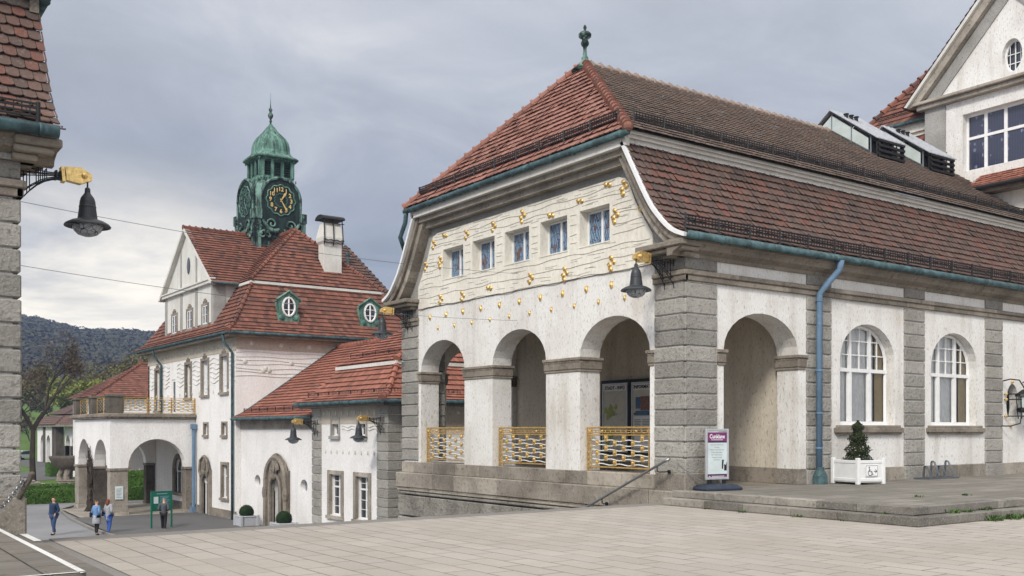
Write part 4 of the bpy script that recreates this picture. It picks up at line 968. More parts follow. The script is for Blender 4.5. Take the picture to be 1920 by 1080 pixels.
# chimney
b = MB(); b.box(25.45, 26.6, 54.95, 55.75, 9.2, 11.2)
b.add([(x, y, z) for z, e in ((11.2, .0), (11.35, .1), (11.6, .12), (12.45, -.06)) for x, y in ((25.45-e, 54.95-e), (26.6+e, 54.95-e), (26.6+e, 55.75+e), (25.45-e, 55.75+e))],
      [(4*i+k, 4*i+(k+1) % 4, 4*i+4+(k+1) % 4, 4*i+4+k) for i in range(3) for k in range(4)]+[(12, 13, 14, 15)])
o = b.build('chimney', 'offwhite', CB)
b = MB()
for x in (25.42, 26.02, 26.62): b.tube([(x, 54.9, 11.1), (x, 54.78, 11.4), (x, 54.85, 12.1), (x, 54.95, 12.7)], .035, 4)
for z in (11.25, 11.42): b.tube([(25.35+.08*i, 54.8, z+.03*math.sin(i*1.3)) for i in range(18)], .03, 4)
b.tube([(25.3, 54.9, 12.45), (26.75, 54.9, 12.45)], .03, 4)
b.prism([(54.75+.6*(1-math.cos(PI*i/8)), 12.68+.28*math.sin(PI*i/8)) for i in range(9)], lambda p, q, a: (a, p, q), 25.3, 26.75); b.build('chimney_cowl', 'iron', o)
# clock tower
TC = (24.8, 61.7)
def sqlathe(b, prof, k=.25, n=32):
    vs = []; fs = []
    for h, z in prof:
        for i in range(n):
            a = 2*PI*(i+.5)/n; c, s = math.cos(a), math.sin(a); m = max(abs(c), abs(s)); q = (1-k)/m+k*1.12
            vs.append((TC[0]+h*c*q*.99, TC[1]+h*s*q*.99, z))
    for j in range(len(prof)-1):
        for i in range(n): fs.append((j*n+i, j*n+(i+1) % n, (j+1)*n+(i+1) % n, (j+1)*n+i))
    fs.append(tuple(range(len(vs)-n, len(vs)))); b.add(vs, fs)
b = MB(); sqlathe(b, [(1.66, 8), (1.66, 12.9), (1.62, 14.2), (1.55, 14.9), (1.42, 15.5), (1.22, 15.95), (1.12, 16.05)], .04)
T = b.build('tower', 'copper', CB)
b = MB(); sqlathe(b, [(1.12, 16.05), (1.2, 16.12), (1.2, 16.25), (1.04, 16.3), (1.04, 17.25), (1.2, 17.3), (1.2, 17.4)], .02)
for i in range(4):
    for k in (-1, -.34, .34, 1):
        c, s = ((1, 0), (0, 1), (-1, 0), (0, -1))[i]; q = k*.98; x, y = TC[0]+c*1.08-s*q, TC[1]+s*1.08+c*q; b.box(x-.1, x+.1, y-.1, y+.1, 16.25, 17.35)
for i in range(14):
    for (x, y) in ((TC[0]-1.2+i*.185, TC[1]-1.22), (TC[0]-1.22, TC[1]-1.2+i*.185)): b.ball((x, y, 16.02), (.06, .06, .12), 6, 4); b.ball((x, y, 17.33), (.06, .06, .09), 6, 4)
b.build('louvre_stage', 'copperlt', T)
b = MB()
for i in range(3):
    q = (-.67+.67*i)
    for j in range(6):
        z = 16.38+j*.15; b.quad((TC[0]+q-.24, TC[1]-1.06, z), (TC[0]+q+.24, TC[1]-1.06, z), (TC[0]+q+.24, TC[1]-1.12, z-.08), (TC[0]+q-.24, TC[1]-1.12, z-.08)); b.quad((TC[0]-1.06, TC[1]+q-.24, z), (TC[0]-1.06, TC[1]+q+.24, z), (TC[0]-1.12, TC[1]+q+.24, z-.08), (TC[0]-1.12, TC[1]+q-.24, z-.08))
b.box(TC[0]-1.05, TC[0]+1.05, TC[1]-1.05, TC[1]+1.05, 16.3, 17.2); b.build('louvre', 'copperdk', T)
b = MB(); sqlathe(b, [(1.2, 17.34), (1.50, 17.42), (1.52, 17.5), (1.34, 17.62), (1.14, 17.78), (1.05, 18.0), (1.03, 18.35), (.96, 18.65), (.82, 18.92), (.62, 19.14), (.44, 19.34), (.32, 19.52), (.22, 19.68), (.12, 19.82), (.07, 19.92)], .3)
b.build('dome', 'copperlt', T, smooth=False)
b = MB()
for k in range(16):
    a = 2*PI*(k+.5)/16; c, s = math.cos(a), math.sin(a); q = .65/max(abs(c), abs(s))+.392
    b.tube([(TC[0]+h*c*q, TC[1]+h*s*q, z) for h, z in [(1.34, 17.62), (1.14, 17.78), (1.05, 18.0), (1.03, 18.35), (.96, 18.65), (.82, 18.92), (.62, 19.14), (.44, 19.34), (.32, 19.52), (.22, 19.68)]], .022, 4)
b.build('dome_seam', 'copper', T)
b = MB(); b.lathe([(.08, 19.85), (.05, 20.0), (.10, 20.1), (.05, 20.2), (.16, 20.38), (.18, 20.5), (.10, 20.62), (.06, 20.7), (.12, 20.8), (.12, 20.88), (.04, 20.98), (.025, 21.2), (.012, 21.9)], (TC[0], TC[1], 0), 10); b.build('finial', 'copper', T, smooth=True)
for ax in (0, 1):
    ff = (lambda u, w, z: (TC[0]+u, TC[1]-1.68-w, z)) if ax == 0 else (lambda u, w, z: (TC[0]-1.68-w, TC[1]-u, z))
    zc = 14.62
    b = MB(); n = 18; rr = 1.28
    pts = [(-rr, 11.2)]+[(-rr*math.cos(PI*i/n), zc+.12+rr*math.sin(PI*i/n)) for i in range(n+1)]+[(rr, 11.2)]
    b.prism(pts, lambda p, q, a: ff(p, a, q), -.06, .02); b.build('dial_panel', 'copperdk', T)
    b = MB(); b.tube([ff(p*1.03, .03, q) for p, q in pts[1:-1]], .10, 6)
    for s_ in (-1, 1):
        b.tube([ff(s_*1.36, .0, 14.9), ff(s_*1.34, .03, 13.4)], .09, 6); p, q = ff(s_*1.5-.16, -.1, 8), ff(s_*1.5+.16, .12, 13.5); b.box(min(p[0], q[0]), max(p[0], q[0]), min(p[1], q[1]), max(p[1], q[1]), 9, 13.3)
        p, q = ff(s_*.9-.12, -.1, 8), ff(s_*.9+.12, .1, 12); b.box(min(p[0], q[0]), max(p[0], q[0]), min(p[1], q[1]), max(p[1], q[1]), 9, 11.9)
        p, q = ff(s_*1.5-.2, -.1, 8), ff(s_*1.5+.2, .2, 12); b.box(min(p[0], q[0]), max(p[0], q[0]), min(p[1], q[1]), max(p[1], q[1]), 13.3, 13.9)
    rd = random.Random(4+ax)
    for s_ in (-1, 1):     # swags and scrolls under the dial
        b.tube([ff(s_*(.15+1.1*t), .12, 12.75-.35*math.sin(PI*t)+.5*t) for t in [i/10 for i in range(11)]], [.07+.07*math.sin(PI*i/10) for i in range(11)], 6)
        b.tube([ff(s_*.62+s_*(.34-.022*i)*math.cos(i*.55), .1, 13.05+(.34-.022*i)*math.sin(i*.55)) for i in range(14)], .06, 5)
        b.tube([ff(s_*1.25+s_*(.3-.02*i)*math.cos(i*.6), .14, 12.4-(.3-.02*i)*math.sin(i*.6)) for i in range(13)], .06, 5)
    for i in range(46): q = rd.uniform(-1.5, 1.5); b.ball(ff(q, .08, 12.2+rd.uniform(-.25, .35)+abs(q)*.25), (rd.uniform(.06, .13),)*3, 6, 4)
    b.build('relief_ornament', 'copper', T)
    b = MB(); m = 72; ring = [(.95+.045*math.cos(12*2*PI*i/m)) for i in range(m)]
    b.tube([ff(r*math.sin(2*PI*i/m), .05, zc+r*math.cos(2*PI*i/m)) for i, r in enumerate(ring)]+[ff(0, .05, zc+ring[0])], .045, 5, False)
    ring2 = [(.42+.03*math.cos(12*2*PI*i/m+PI)) for i in range(m)]
    b.tube([ff(r*math.sin(2*PI*i/m), .05, zc+r*math.cos(2*PI*i/m)) for i, r in enumerate(ring2)]+[ff(0, .05, zc+ring2[0])], .02, 4, False)
    b.build('dial_ring', 'copperlt', T)
    b = MB(); g = lambda u, w, z: ff(u, w, z)
    for h in range(1, 13): a = h*PI/6; text(b, str(h), .36, g, .70*math.sin(a), zc+.70*math.cos(a), .055, bold=.012, rot=-a*.0)
    b.build('numeral', 'gold' if ax == 0 else 'copperlt', T)
    b = MB()
    for a, l, w in ((math.radians(33), .62, .05), (math.radians(148), .80, .04)):
        d = (math.sin(a), math.cos(a)); e = (d[1], -d[0])
        b.prism([(-d[0]*.12+e[0]*.02, -d[1]*.12+e[1]*.02), (d[0]*l*.55+e[0]*w, d[1]*l*.55+e[1]*w), (d[0]*l*.8+e[0]*w*1.6, d[1]*l*.8+e[1]*w*1.6), (d[0]*l, d[1]*l), (d[0]*l*.8-e[0]*w*1.6, d[1]*l*.8-e[1]*w*1.6), (d[0]*l*.55-e[0]*w, d[1]*l*.55-e[1]*w), (-d[0]*.12-e[0]*.02, -d[1]*.12-e[1]*.02)], lambda p, q, t: ff(p, t, zc+q), .07, .09)
    b.build('clock_hand', 'gold' if ax == 0 else 'copperlt', T)
# portico with balcony (part of the clock building)
PO = thing('entrance_portico', 'white arcaded portico with a gilded balcony railing on its flat roof', 'portico', (14.3, 59.5, ZS))
b = MB(); wall(b, Fx(14.3), 59.5, 68.5, -2.2, .62, [(60.14, 63.35, -2.2, -2.18, 1.62), (64.45, 67.5, -2.2, -2.18, 1.62)], .65)
wall(b, Fy(59.51), 14.36, 19.19, -2.2, .62, [(15.3, 18.6, -2.2, -2.18, 1.65)], .65); wall(b, Fy(67.85), 14.96, 19.19, -2.2, .61, [(15.3, 18.6, -2.2, -2.18, 1.65)], .6)
b.build('wall', 'plaster_far', PO)
b = MB(); b.box(14.9, 19.19, 60.1, 67.9, .05, .5); b.build('ceiling', 'plaster_far', PO)
PD = [(14.3, 15.3, 59.5, 60.14, 'sandl'), (14.3, 15.3, 63.35, 64.45, 'darkstone'), (14.3, 15.3, 67.5, 68.5, 'sandl'), (18.6, 19.1, 59.55, 60.14, 'sand'), (18.6, 19.1, 67.85, 68.45, 'darkstone')]
for xa, xb, ya, yb, m_ in PD:
    b = MB(); b.cbox(xa, xb, ya, yb, -4.75, -2.36, .02); b.cbox(xa-.05, xb+.05 if xb < 19 else xb, ya-.05, yb+.05, -5.0, -4.75, .02); b.build('pier', m_, PO)
    b = MB(); b.cbox(xa-.06, xb+.04, ya-.06, yb+.06, -2.36, -2.2, .02); b.build('capital', 'sand', PO)
b = MB(); b.box(14.31, 14.95, 60.16, 60.9, -2.9, -2.25) if 0 else None
b.box(14.16, 19.15, 59.36, 68.64, .64, .76); b.box(14.05, 19.17, 59.25, 68.75, .76, .90); b.box(14.12, 19.17, 59.32, 68.68, .90, .96)
for i in range(33): x = 14.2+i*.15; b.box(x, x+.08, 59.30, 59.37, .66, .76)
for i in range(55): y = 59.4+i*.168; b.box(14.10, 14.17, y, y+.09, .66, .76)
b.build('ledge', 'sand', PO)
for xa, xb, ya, yb in ((14.2, 15.0, 59.4, 60.1), (14.2, 14.9, 63.4, 64.2), (14.2, 14.9, 67.8, 68.5)):
    b = MB(); b.cbox(xa, xb, ya, yb, .96, 1.9, .02); b.cbox(xa-.06, xb+.06, ya-.06, yb+.06, 1.9, 2.05, .02); b.build('parapet_pier', 'darkstone', PO)
def railing(root, p0, p1, z0, z1, n):
    p0, p1 = Vector(p0), Vector(p1); b = MB(); g = MB(); w_ = MB(); Z = Vector((0, 0, 1)); d = p1-p0
    for z in (z0, z1, z1-.1): b.tube([p0+Z*z, p1+Z*z], .02, 4)
    for k in range(n*6+1): b.tube([p0+d*(k/n/6)+Z*z0, p0+d*(k/n/6)+Z*z1], .008, 4) if k % 6 in (0,) else None
    for k in range(n+1):
        for o in (-.03, .03): q = p0+d*(k/n)+d.normalized()*o; b.tube([q+Z*(z0-.03), q+Z*z1], .022, 4)
    m = n*5
    for i in range(m):
        q = p0+d*((i+.5)/m)
        for k in range(3): z = z1-.2-k*.2-(.1 if i % 2 else 0); g.box(q.x-(.012 if d.y > 1 else .06), q.x+(.012 if d.y > 1 else .06), q.y-.06 if d.y > 1 else q.y-.02, q.y+.06 if d.y > 1 else q.y+.02, z-.06, z+.06)
    for k in range(7):
        z = z1-.16-k*.1; w_.tube([p0+d*(t/40)+Z*(z+.015*math.sin(t*1.5+k*PI)) for t in range(41)], .022, 4)
    o = b.build('railing', 'golddull', root); g.build('gold_square', 'gold', o); w_.build('wave_bar', 'greysteel', o)
railing(PO, (15.02, 59.5, 0), (19.15, 59.5, 0), 1.0, 1.88, 3); railing(PO, (14.5, 60.12, 0), (14.5, 63.4, 0), 1.0, 1.88, 2); railing(PO, (14.5, 64.2, 0), (14.5, 67.8, 0), 1.0, 1.88, 2)
b = MB(); b.tube([(19.0, 59.25, .3), (19.0, 59.25, -4.6)], .10, 8); b.box(18.85, 19.15, 59.1, 59.4, .05, .35); b.box(18.82, 19.18, 59.07, 59.43, -5, -4.6); b.build('downpipe', 'pipe', PO)
b = MB(); b.cbox(14.58, 15.02, 59.44, 59.49, -4.0, -3.25, .01); o = b.build('notice_board', 'posterpale', PO)
b = MB()
for k in range(7): b.box(14.64, 14.94-.04*(k % 3), 59.434, 59.439, -3.40-k*.08, -3.38-k*.08)
b.build('notice_text', 'inkgrey', o)
# wisteria on the portico pier
vt = thing('climbing_vine', 'bare twisted climbing vine on the dark portico pier', 'vine', (14.1, 64, ZS)); b = MB(); rd = random.Random(9)
for k in range(7):
    y = 63.5+rd.uniform(0, .8); p = [(14.2+rd.uniform(-.4, -.1), y-.5, -5.0)]
    for i in range(1, 22):
        z = -5+i*.16; p.append((14.22-.08*rd.random(), y+.35*math.sin(i*.4+k)+rd.uniform(-.08, .08), z))
    b.tube(p, [.13*(1-.035*i) for i in range(22)], 5)
b.build('trunk', 'bark', vt); b = MB()
for k in range(70):
    y = 63.4+rd.uniform(-.3, 1.2); z = rd.uniform(-4.8, -1.6); p = [(14.2, y, z)]
    for i in range(5): y += rd.uniform(-.14, .14); z += rd.uniform(.05, .22); p.append((14.22-.04*rd.random(), y, z))
    b.tube(p, .018, 3)
b.build('twig', 'bark', vt)['kind'] = 'stuff'
# ------------------------------------------------------------------ low link building
LB = thing('low_entrance_wing', 'low white wing with a carved arched doorway under a sloping red roof', 'building', (19.5, 43, ZS))
b = MB(); wall(b, Fx(19.5), 42.3, 52.69, -5.02, .04, [(46.75, 48.05, -5.02, -3.1, .75), (49.9, 50.72, -2.7, -2.7, .33, .33), (43.95, 44.77, -2.7, -2.7, .33, .33)], .4)
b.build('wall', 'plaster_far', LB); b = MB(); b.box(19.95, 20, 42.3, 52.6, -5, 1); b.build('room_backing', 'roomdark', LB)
b = MB(); b.box(19.44, 19.9, 42.25, 52.68, .04, .5); b.build('frieze', 'sandl', LB)
b = MB()
for y in (50.31, 44.36): b.ball((19.75, y, -2.7), (.02, .44, .36), 14, 6)
b.build('round_window', 'greyglass', LB)
sf, L = prof_surf([(0, .62), (.5, .85), (1.2, 1.3), (6.2, 4.75)], lambda a, p, z: (19.0+p, a, z)); b = MB(); tiles(b, sf, L, lambda q: (41.0 if q > .3 else 42.2, 52.62), .26, .3, .045, ST, 21)
for q, r in zip([(0, .6), (.5, .83), (1.2, 1.28)], [(.5, .83), (1.2, 1.28), (6.2, 4.73)]): b.quad((19+q[0], 40.5, q[1]), (19+q[0], 52.66, q[1]), (19+r[0], 52.66, r[1]), (19+r[0], 40.5, r[1]))
hips(b, (25.2, 40.6, 4.8), (25.2, 52.6, 4.8), .12, .38); b.build('roof', 'tile_bright', LB)
b = MB(); b.prism([(18.98, .55), (19.5, .8), (20.2, 1.28), (25.2, 4.73), (25.2, 4.85), (20.2, 1.40), (19.5, .93), (18.98, .70)], lambda p, q, a: (p, a, q), 52.60, 52.685); b.build('verge', 'gutter', LB)
b = MB(); gutterline(b, (18.95, 42.3, .58), (18.95, 52.66, .58), .08); b.build('gutter', 'gutter', LB)
b = MB(); guard(b, (19.55, 42.5, .9), (19.55, 52.4, .9), .24, .12, 1.1, 2, r=.012); b.build('snow_guard', 'iron', LB)
b = MB()
for y, z in ((47.6, 2.2), (47.0, 2.2), (46.4, 2.35), (45.8, 3.0)): x = 19+1.2+(z-1.3)/3.45*5; b.ball((x, y, z+.05), (.12, .14, .1), 6, 4)
b.build('vent_tile', 'tile_old', LB)
b = MB(); c = 47.4; ztop = lambda u: -2.35+1.18*max(0, math.cos((u-c)/1.5*PI/2))**.55 if abs(u-c) < 1.5 else -2.35
wall(b, Fx(19.36), 46.0, 48.8, -5, 0, [(46.75, 48.05, -5, -3.1, .75)], .2, zf=lambda u: ztop(u))
b.tube([(19.3, 46.1, -5)]+[(19.3, c-1.25*math.cos(PI*i/12), -2.55+1.15*math.sin(PI*i/12)) for i in range(13)]+[(19.3, 48.7, -5)], .14, 6)
b.tube([(19.28, 46.68, -5)]+[(19.28, c-.72*math.cos(PI*i/12), -3.1+.82*math.sin(PI*i/12)) for i in range(13)]+[(19.28, 48.12, -5)], .09, 6)
b.ball((19.3, c, -1.85), (.1, .28, .42), 12, 7); b.ball((19.22, c, -2.35), (.1, .22, .16), 8, 5)
for s_ in (-1, 1): b.tube([(19.24, c+s_*(.5-.02*i)*math.cos(i*.3), -2.0+(.55-.03*i)*math.sin(i*.3)) for i in range(12)], .07, 5); b.ball((19.26, c+s_*1.3, -3.2), (.14, .2, .4), 8, 6)
o = b.build('carved_doorcase', 'sand', LB); b = MB(); b.ball((19.19, c, -1.85), (.03, .16, .3), 10, 6); b.build('cartouche', 'sandl', o)
b = MB(); b.box(19.72, 19.76, 46.75, 48.05, -5, -2.3); o = b.build('door', 'greysteel', LB)
b = MB()
for k in range(5): b.box(19.69, 19.72, 46.95, 47.85, -4.85+k*.48, -4.46+k*.48)
b.build('pane', 'frost', o); b = MB(); b.box(19.68, 19.70, 47.15, 47.5, -4.2, -3.5); b.build('notice', 'posterwhite', o)
b = MB(); b.box(19.46, 19.495, 49.05, 49.45, -3.9, -3.3); b.build('notice', 'posterwhite', LB)
# quoined wing
QB = thing('quoined_wing', 'low white wing with grey quoins and a two tier red roof beside the pavilion', 'building', (19.0, 35, ZS))
qs = [(39.5, 40.2, -.25, .45), (36.95, 37.65, -.25, .45)]; ql = [(39.25, 40.4, -3.75, -1.95), (36.7, 37.85, -3.75, -1.95)]
b = MB(); wall(b, Fx(19.0), 35.04, 42.2, -5, 1.0, [(a, c, d, e, 0) for a, c, d, e in qs+ql], .3)
wall(b, Fy(35.05), 19.06, 31, -5, 1.0, [(22.9, 23.5, -.3, .5, 0), (26.9, 27.5, -.3, .5, 0)], .3); wall(b, Fy(42.2, -1), 19.06, 24, -5, 1.0, [], .3); b.build('wall', 'plaster_far', QB)
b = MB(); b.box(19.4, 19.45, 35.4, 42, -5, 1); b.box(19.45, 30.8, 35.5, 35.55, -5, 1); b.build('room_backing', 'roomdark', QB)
b = MB(); b.box(18.985, 19, 35.9, 41.3, .25, 1.0); b.box(20.6, 31, 35.03, 35.05, .0, 1.0); b.build('painted_frieze', 'plaster_beige', QB)
b = MB()
for i in range(9): y = 36.15+i*.6; b.ball((18.97, y, .72), (.04, .06, .11), 6, 4)
for i in range(9): y = 36.2+i*.58; b.ball((18.98, y, -.95), (.04, .05, .1), 6, 4)
for i in range(8): b.ball((21.2+i*1.1, 35.02, .72), (.08, .04, .08), 6, 4)
for k in range(2): b.tube([(18.985, 36.0+i*.15, .02+.12*k+.04*math.sin(i*1.1)) for i in range(6)], .02, 4); b.tube([(18.985, 38.0+i*.15, .02+.12*k+.04*math.sin(i*1.1)) for i in range(9)], .02, 4)
b.build('relief_ornament', 'offwhite', QB)
for ya, yb in ((41.28, 42.25), (35.0, 35.95)):
    b = MB()
    for i in range(16): z = -5+i*.375; b.cbox(18.95, 19.5, ya, yb, z+.014, z+.361, .02)
    if ya < 36:
        for i in range(16): z = -5+i*.375; b.cbox(19.5, 20.7, 35.0, 35.3, z+.014, z+.361, .02)
    b.build('quoined_corner', 'quoin', QB)
for a, c, d, e in qs: framed_window(QB, Fx(19.0), a, c, d, e, .12, False, mull=((a+c)/2,), muntz=(d+.35,), fm='pebble')
for a, c, d, e in ql: framed_window(QB, Fx(19.0), a, c, d, e, .22, False, mull=((a+c)/2,), trans=(d+1.25,), muntz=(d+.4, d+.8, d+1.5), fm='sandl')
for a, c in ((22.9, 23.5), (26.9, 27.5)): framed_window(QB, Fy(35.05), a, c, -.3, .5, .12, False, fm='pebble')
b = MB(); b.box(18.5, 31.4, 34.5, 42.75, .98, 1.08); b.build('soffit', 'sand', QB)
b = MB(); gutterline(b, (18.38, 34.35, 1.14), (18.38, 42.9, 1.14), .085); gutterline(b, (18.38, 34.35, 1.14), (31.4, 34.35, 1.14), .085); b.build('gutter', 'gutter', QB)
hiproof(QB, 18.35, 31.5, 34.35, 42.85, [(0, 1.18), (.5, 1.42), (1.0, 2.0), (1.55, 2.72)], (2.86, 6.2), 1.42, 0, 2.8, 'tile_bright', 'tile_bright', .24, .28)
b = MB(); guard(b, (18.85, 34.9, 1.42), (18.85, 42.4, 1.42), .24, .14, 1.0, 2, r=.012); guard(b, (18.9, 34.85, 1.42), (31, 34.85, 1.42), .24, .14, 1.0, 2, r=.012); guard(b, (20.3, 36.2, 3.15), (20.3, 41, 3.15), .24, .14, 1.0, 2, r=.012); guard(b, (20.3, 36.2, 3.15), (30, 36.2, 3.15), .24, .14, 1.0, 2, r=.012); b.build('snow_guard', 'iron', QB)
# ------------------------------------------------------------------ gabled building on the right
GB = thing('gabled_building', 'tall white gabled building with stained glass windows above the pavilion roof', 'building', (37, 19.4, ZP))
F = Fx(37.0); gz = lambda u: 13.0+(17.2-13.0)*max(0, 1-abs(u-19.4)/4.0)+.0
b = MB(); wall(b, F, 15.9, 22.9, 9.2, 0, [(17.45, 21.35, 10.1, 12.35, 0), (19.4-.38, 19.4+.38, 14.1, 14.1, .62, .62)], .4, zf=gz, back=False)
b.quad((37, 22.9, 6), (41.5, 22.9, 6), (41.5, 22.9, 13), (37, 22.9, 13)); b.box(37, 48, 12, 26, ZP, 9.19); b.box(37.5, 38, 16, 22.8, 9.5, 13); b.build('wall', 'plaster', GB)
b = MB(); b.box(36.94, 37.02, 22.05, 22.93, 8.7, 12.9)
for s_ in (1, -1): b.prism([(19.4, 16.35), (19.4+s_*2.95, 13.22), (19.4+s_*3.55, 13.22), (19.4, 17.0)], lambda p, q, a: (a, p, q), 36.94, 37.0)
b.build('pebbledash_strip', 'pebble', GB)
b = MB(); b.cbox(36.75, 37.1, 15.6, 23.2, 12.9, 13.1, .03); b.cbox(36.62, 37.1, 15.5, 23.3, 13.1, 13.22, .02)
for s_ in (1, -1): b.prism([(19.4, 17.45), (19.4+s_*4.1, 13.1), (19.4+s_*3.75, 13.1), (19.4, 17.0)], lambda p, q, a: (a, p, q), 36.7, 37.05)
b.build('cornice', 'sandl', GB)
b = MB()
for s_ in (1, -1): b.prism([(19.4, 17.62), (19.4+s_*4.22, 13.14), (19.4+s_*4.1, 13.1), (19.4, 17.45)], lambda p, q, a: (a, p, q), 36.55, 37.0)
b.build('bargeboard', 'offwhite', GB)
for s_ in (1, -1):
    sf = plane_surf((0, 19.4+s_*4.3, 13.12), (1, 0, 0), (0, -s_*4.3, 4.6)); b = MB()
    if s_ > 0: tiles(b, sf, math.hypot(4.3, 4.6), lambda q: (36.6, 42), .22, .28, .03, ST, 30)
    b.quad((36.6, 19.4+s_*4.3, 13.1), (44, 19.4+s_*4.3, 13.1), (44, 19.4, 17.7), (36.6, 19.4, 17.7)); b.build('roof', 'tile_red', GB)
sash(GB, F, 17.45, 21.35, 10.1, 12.35, -.28, mull=tuple(17.45+3.9*i/5 for i in range(1, 5)), trans=(11.42,), pane='stained2', bar=.09)
b = MB(); pt = [(37.25, 19.4+.36*math.cos(2*PI*i/20), 14.1+.6*math.sin(2*PI*i/20)) for i in range(21)]; b.tube(pt, .05, 5, False); b.tube([(37.25, 19.4, 13.5), (37.25, 19.4, 14.7)], .025, 4); b.tube([(37.25, 19.2, 13.6), (37.25, 19.2, 14.6)], .015, 4); b.tube([(37.25, 19.6, 13.6), (37.25, 19.6, 14.6)], .015, 4)
for z in (13.85, 14.2): b.tube([(37.25, 19.04, z), (37.25, 19.76, z)], .02, 4)
o = b.build('oval_window', 'white', GB); b = MB(); b.box(37.3, 37.32, 18.9, 19.9, 13.4, 14.8); b.build('pane', 'glassdark', o)
# skirt roof
sf = plane_surf((35.75, 0, 9.05), (0, 1, 0), (1.25, 0, .75)); b = MB(); tiles(b, sf, 1.46, lambda q: (13, 20.6), .2, .25, .025, SC, 31); b.quad((35.75, 13, 9.03), (35.75, 20.6, 9.03), (37, 20.6, 9.78), (37, 13, 9.78)); b.build('skirt_roof', 'tile_bright', GB)
b = MB(); gutterline(b, (35.68, 13, 9.02), (35.68, 20.6, 9.02), .08); b.build('gutter', 'iron', GB); b = MB(); b.box(35.8, 37, 13, 20.5, 8.85, 8.98); b.build('soffit', 'sand', GB)
b = MB(); b.box(36.4, 37.0, 13, 20.3, 5, 8.85); b.build('bay_wall', 'offwhite', GB)
# main hipped roof behind the gable
ex, ey, ez = 37.2, 26.1, 12.75
sf = plane_surf((ex, 0, ez), (0, 1, 0), (6, 0, 7.5)); L = math.hypot(6, 7.5); b = MB(); tiles(b, sf, L, lambda q: (19, ey-6*q/L), .22, .28, .03, ST, 33)
b.quad((ex, 12, ez-.02), (ex, ey, ez-.02), (ex+6, ey-6, ez+7.48), (ex+6, 12, ez+7.48)); b.quad((ex, ey, ez-.02), (ex+12, ey, ez-.02), (ex+6, ey-6, ez+7.48)); hips(b, (ex, ey, ez+.05), (ex+6, ey-6, ez+7.55), .13, .4); b.build('roof', 'tile_red', GB, label='red hipped main roof behind the gable')
b = MB(); gutterline(b, (ex-.05, 22.9, ez-.06), (ex-.05, ey, ez-.06), .08); b.build('gutter', 'gutter', GB)
b = MB(); guard(b, (ex+.35, 23, ez+.3), (ex+.35, 25.6, ez+.3), .3, .1, .8); b.build('snow_guard', 'iron', GB)
b = MB(); b.box(ex+.15, 46, 22, 25.8, 12.3, 12.7); b.box(ex+.25, 46, 22, 25.7, 12.15, 12.3); b.build('eave_moulding', 'cream', GB)
sf = plane_surf((ex-.6, 0, 10.2), (0, 1, 0), (.9, 0, 1.95)); b = MB(); tiles(b, sf, 2.15, lambda q: (22.9, 26.0-.3*q), .22, .26, .03, SC, 35); b.quad((ex-.6, 22, 10.18), (ex-.6, 26, 10.18), (ex+.3, 25.6, 12.13), (ex+.3, 22, 12.13)); b.build('roof', 'tile_red', GB, label='steep lower roof slope left of the gable')
b = MB(); b.box(40.2, 41.6, 20.4, 21.6, 14, 19.4); b.build('chimney', 'offwhite', GB)
# ------------------------------------------------------------------ wall lamps
def wall_lamp(base, out, side, label, s=1.0, group='bell shaped wall lamps on black brackets'):
    """base: top of the bracket on the wall; out: unit vector away from the wall; side: unit vector along the wall"""
    t = thing('wall_lamp', label, 'lamp', base, group)
    B, O, Sd, Z = Vector(base), Vector(out), Vector(side), Vector((0, 0, 1)); b = MB(); H = B+O*.74*s
    for k in (-1, 1):
        for j, (zb, bow) in enumerate(((0, -.05), (-.12, 0), (-.48, .10), (-.62, .16))):
            p0 = B+Sd*.15*k*s+Z*zb*s; p1 = H+Sd*.025*k*s+Z*(-.02-.035*j)*s
            b.tube([p0.lerp(p1, i/7)+Z*(bow*math.sin(PI*i/7)*s) for i in range(8)], .011*s, 4)
        b.tube([B+Sd*.15*k*s+Z*.06*s, B+Sd*.15*k*s-Z*.18*s], .016*s, 4); b.tube([B+Sd*.15*k*s-Z*.42*s, B+Sd*.15*k*s-Z*.70*s], .016*s, 4)
    for f in (.12, .24, .42, .50, .58, .78, .86, .93):
        w = (.15-.12*f)*s; zt, zb = (-.02*f), -.62+.49*f+.16*math.sin(PI*f)
        c = B+O*.74*f*s; m = [c+Sd*w+Z*zt*s, c-Sd*w+Z*zt*s, c-Sd*w+Z*zb*s, c+Sd*w+Z*zb*s, c+Sd*w+Z*zt*s]; b.tube(m, .010*s if f < .7 else .02*s, 4)
    b.build('bracket', 'iron', t)
    g = MB(); fn = lambda p, q, a: tuple(H+O*p*s+Z*q*s+Sd*a*s)
    g.prism([(-.04, .07), (.20, .09), (.36, .0), (.37, -.09), (.20, -.17), (-.02, -.14), (-.02, -.05)], fn, -.07, .07); g.prism([(-.10, .06), (-.05, .06), (-.03, -.17), (-.08, -.17)], fn, -.085, .085)
    for a in (-.075, .075): g.ball(fn(.25, -.04, a), (.05*s,)*3, 8, 6)
    g.build('gold_head', 'gold', t)
    c = H+O*.31*s-Z*.10*s; L = [(.012, 0), (.014, -.10), (.04, -.12), (.045, -.19), (.05, -.20), (.10, -.27), (.118, -.33), (.125, -.40), (.132, -.41), (.132, -.425), (.128, -.43), (.150, -.60), (.158, -.615), (.17, -.62), (.25, -.645), (.33, -.69), (.355, -.72), (.352, -.735), (.33, -.725), (.24, -.69)]
    b = MB(); b.lathe([(r*s, z*s) for r, z in L], c, 24); b.build('lamp_shade', 'lampblack', t, smooth=False)
    b = MB(); b.lathe([(.235*s, -.685*s), (.235*s, -.73*s), (.21*s, -.80*s), (.15*s, -.86*s), (.06*s, -.89*s), (.0, -.895*s)], c, 20); b.build('lamp_glass', 'crackle', t, smooth=True); return t
wall_lamp((16.6, 16.85, 4.02), (-1, 0, 0), (0, 1, 0), 'black bell lamp with gold head on the pavilion corner nearest the terrace')
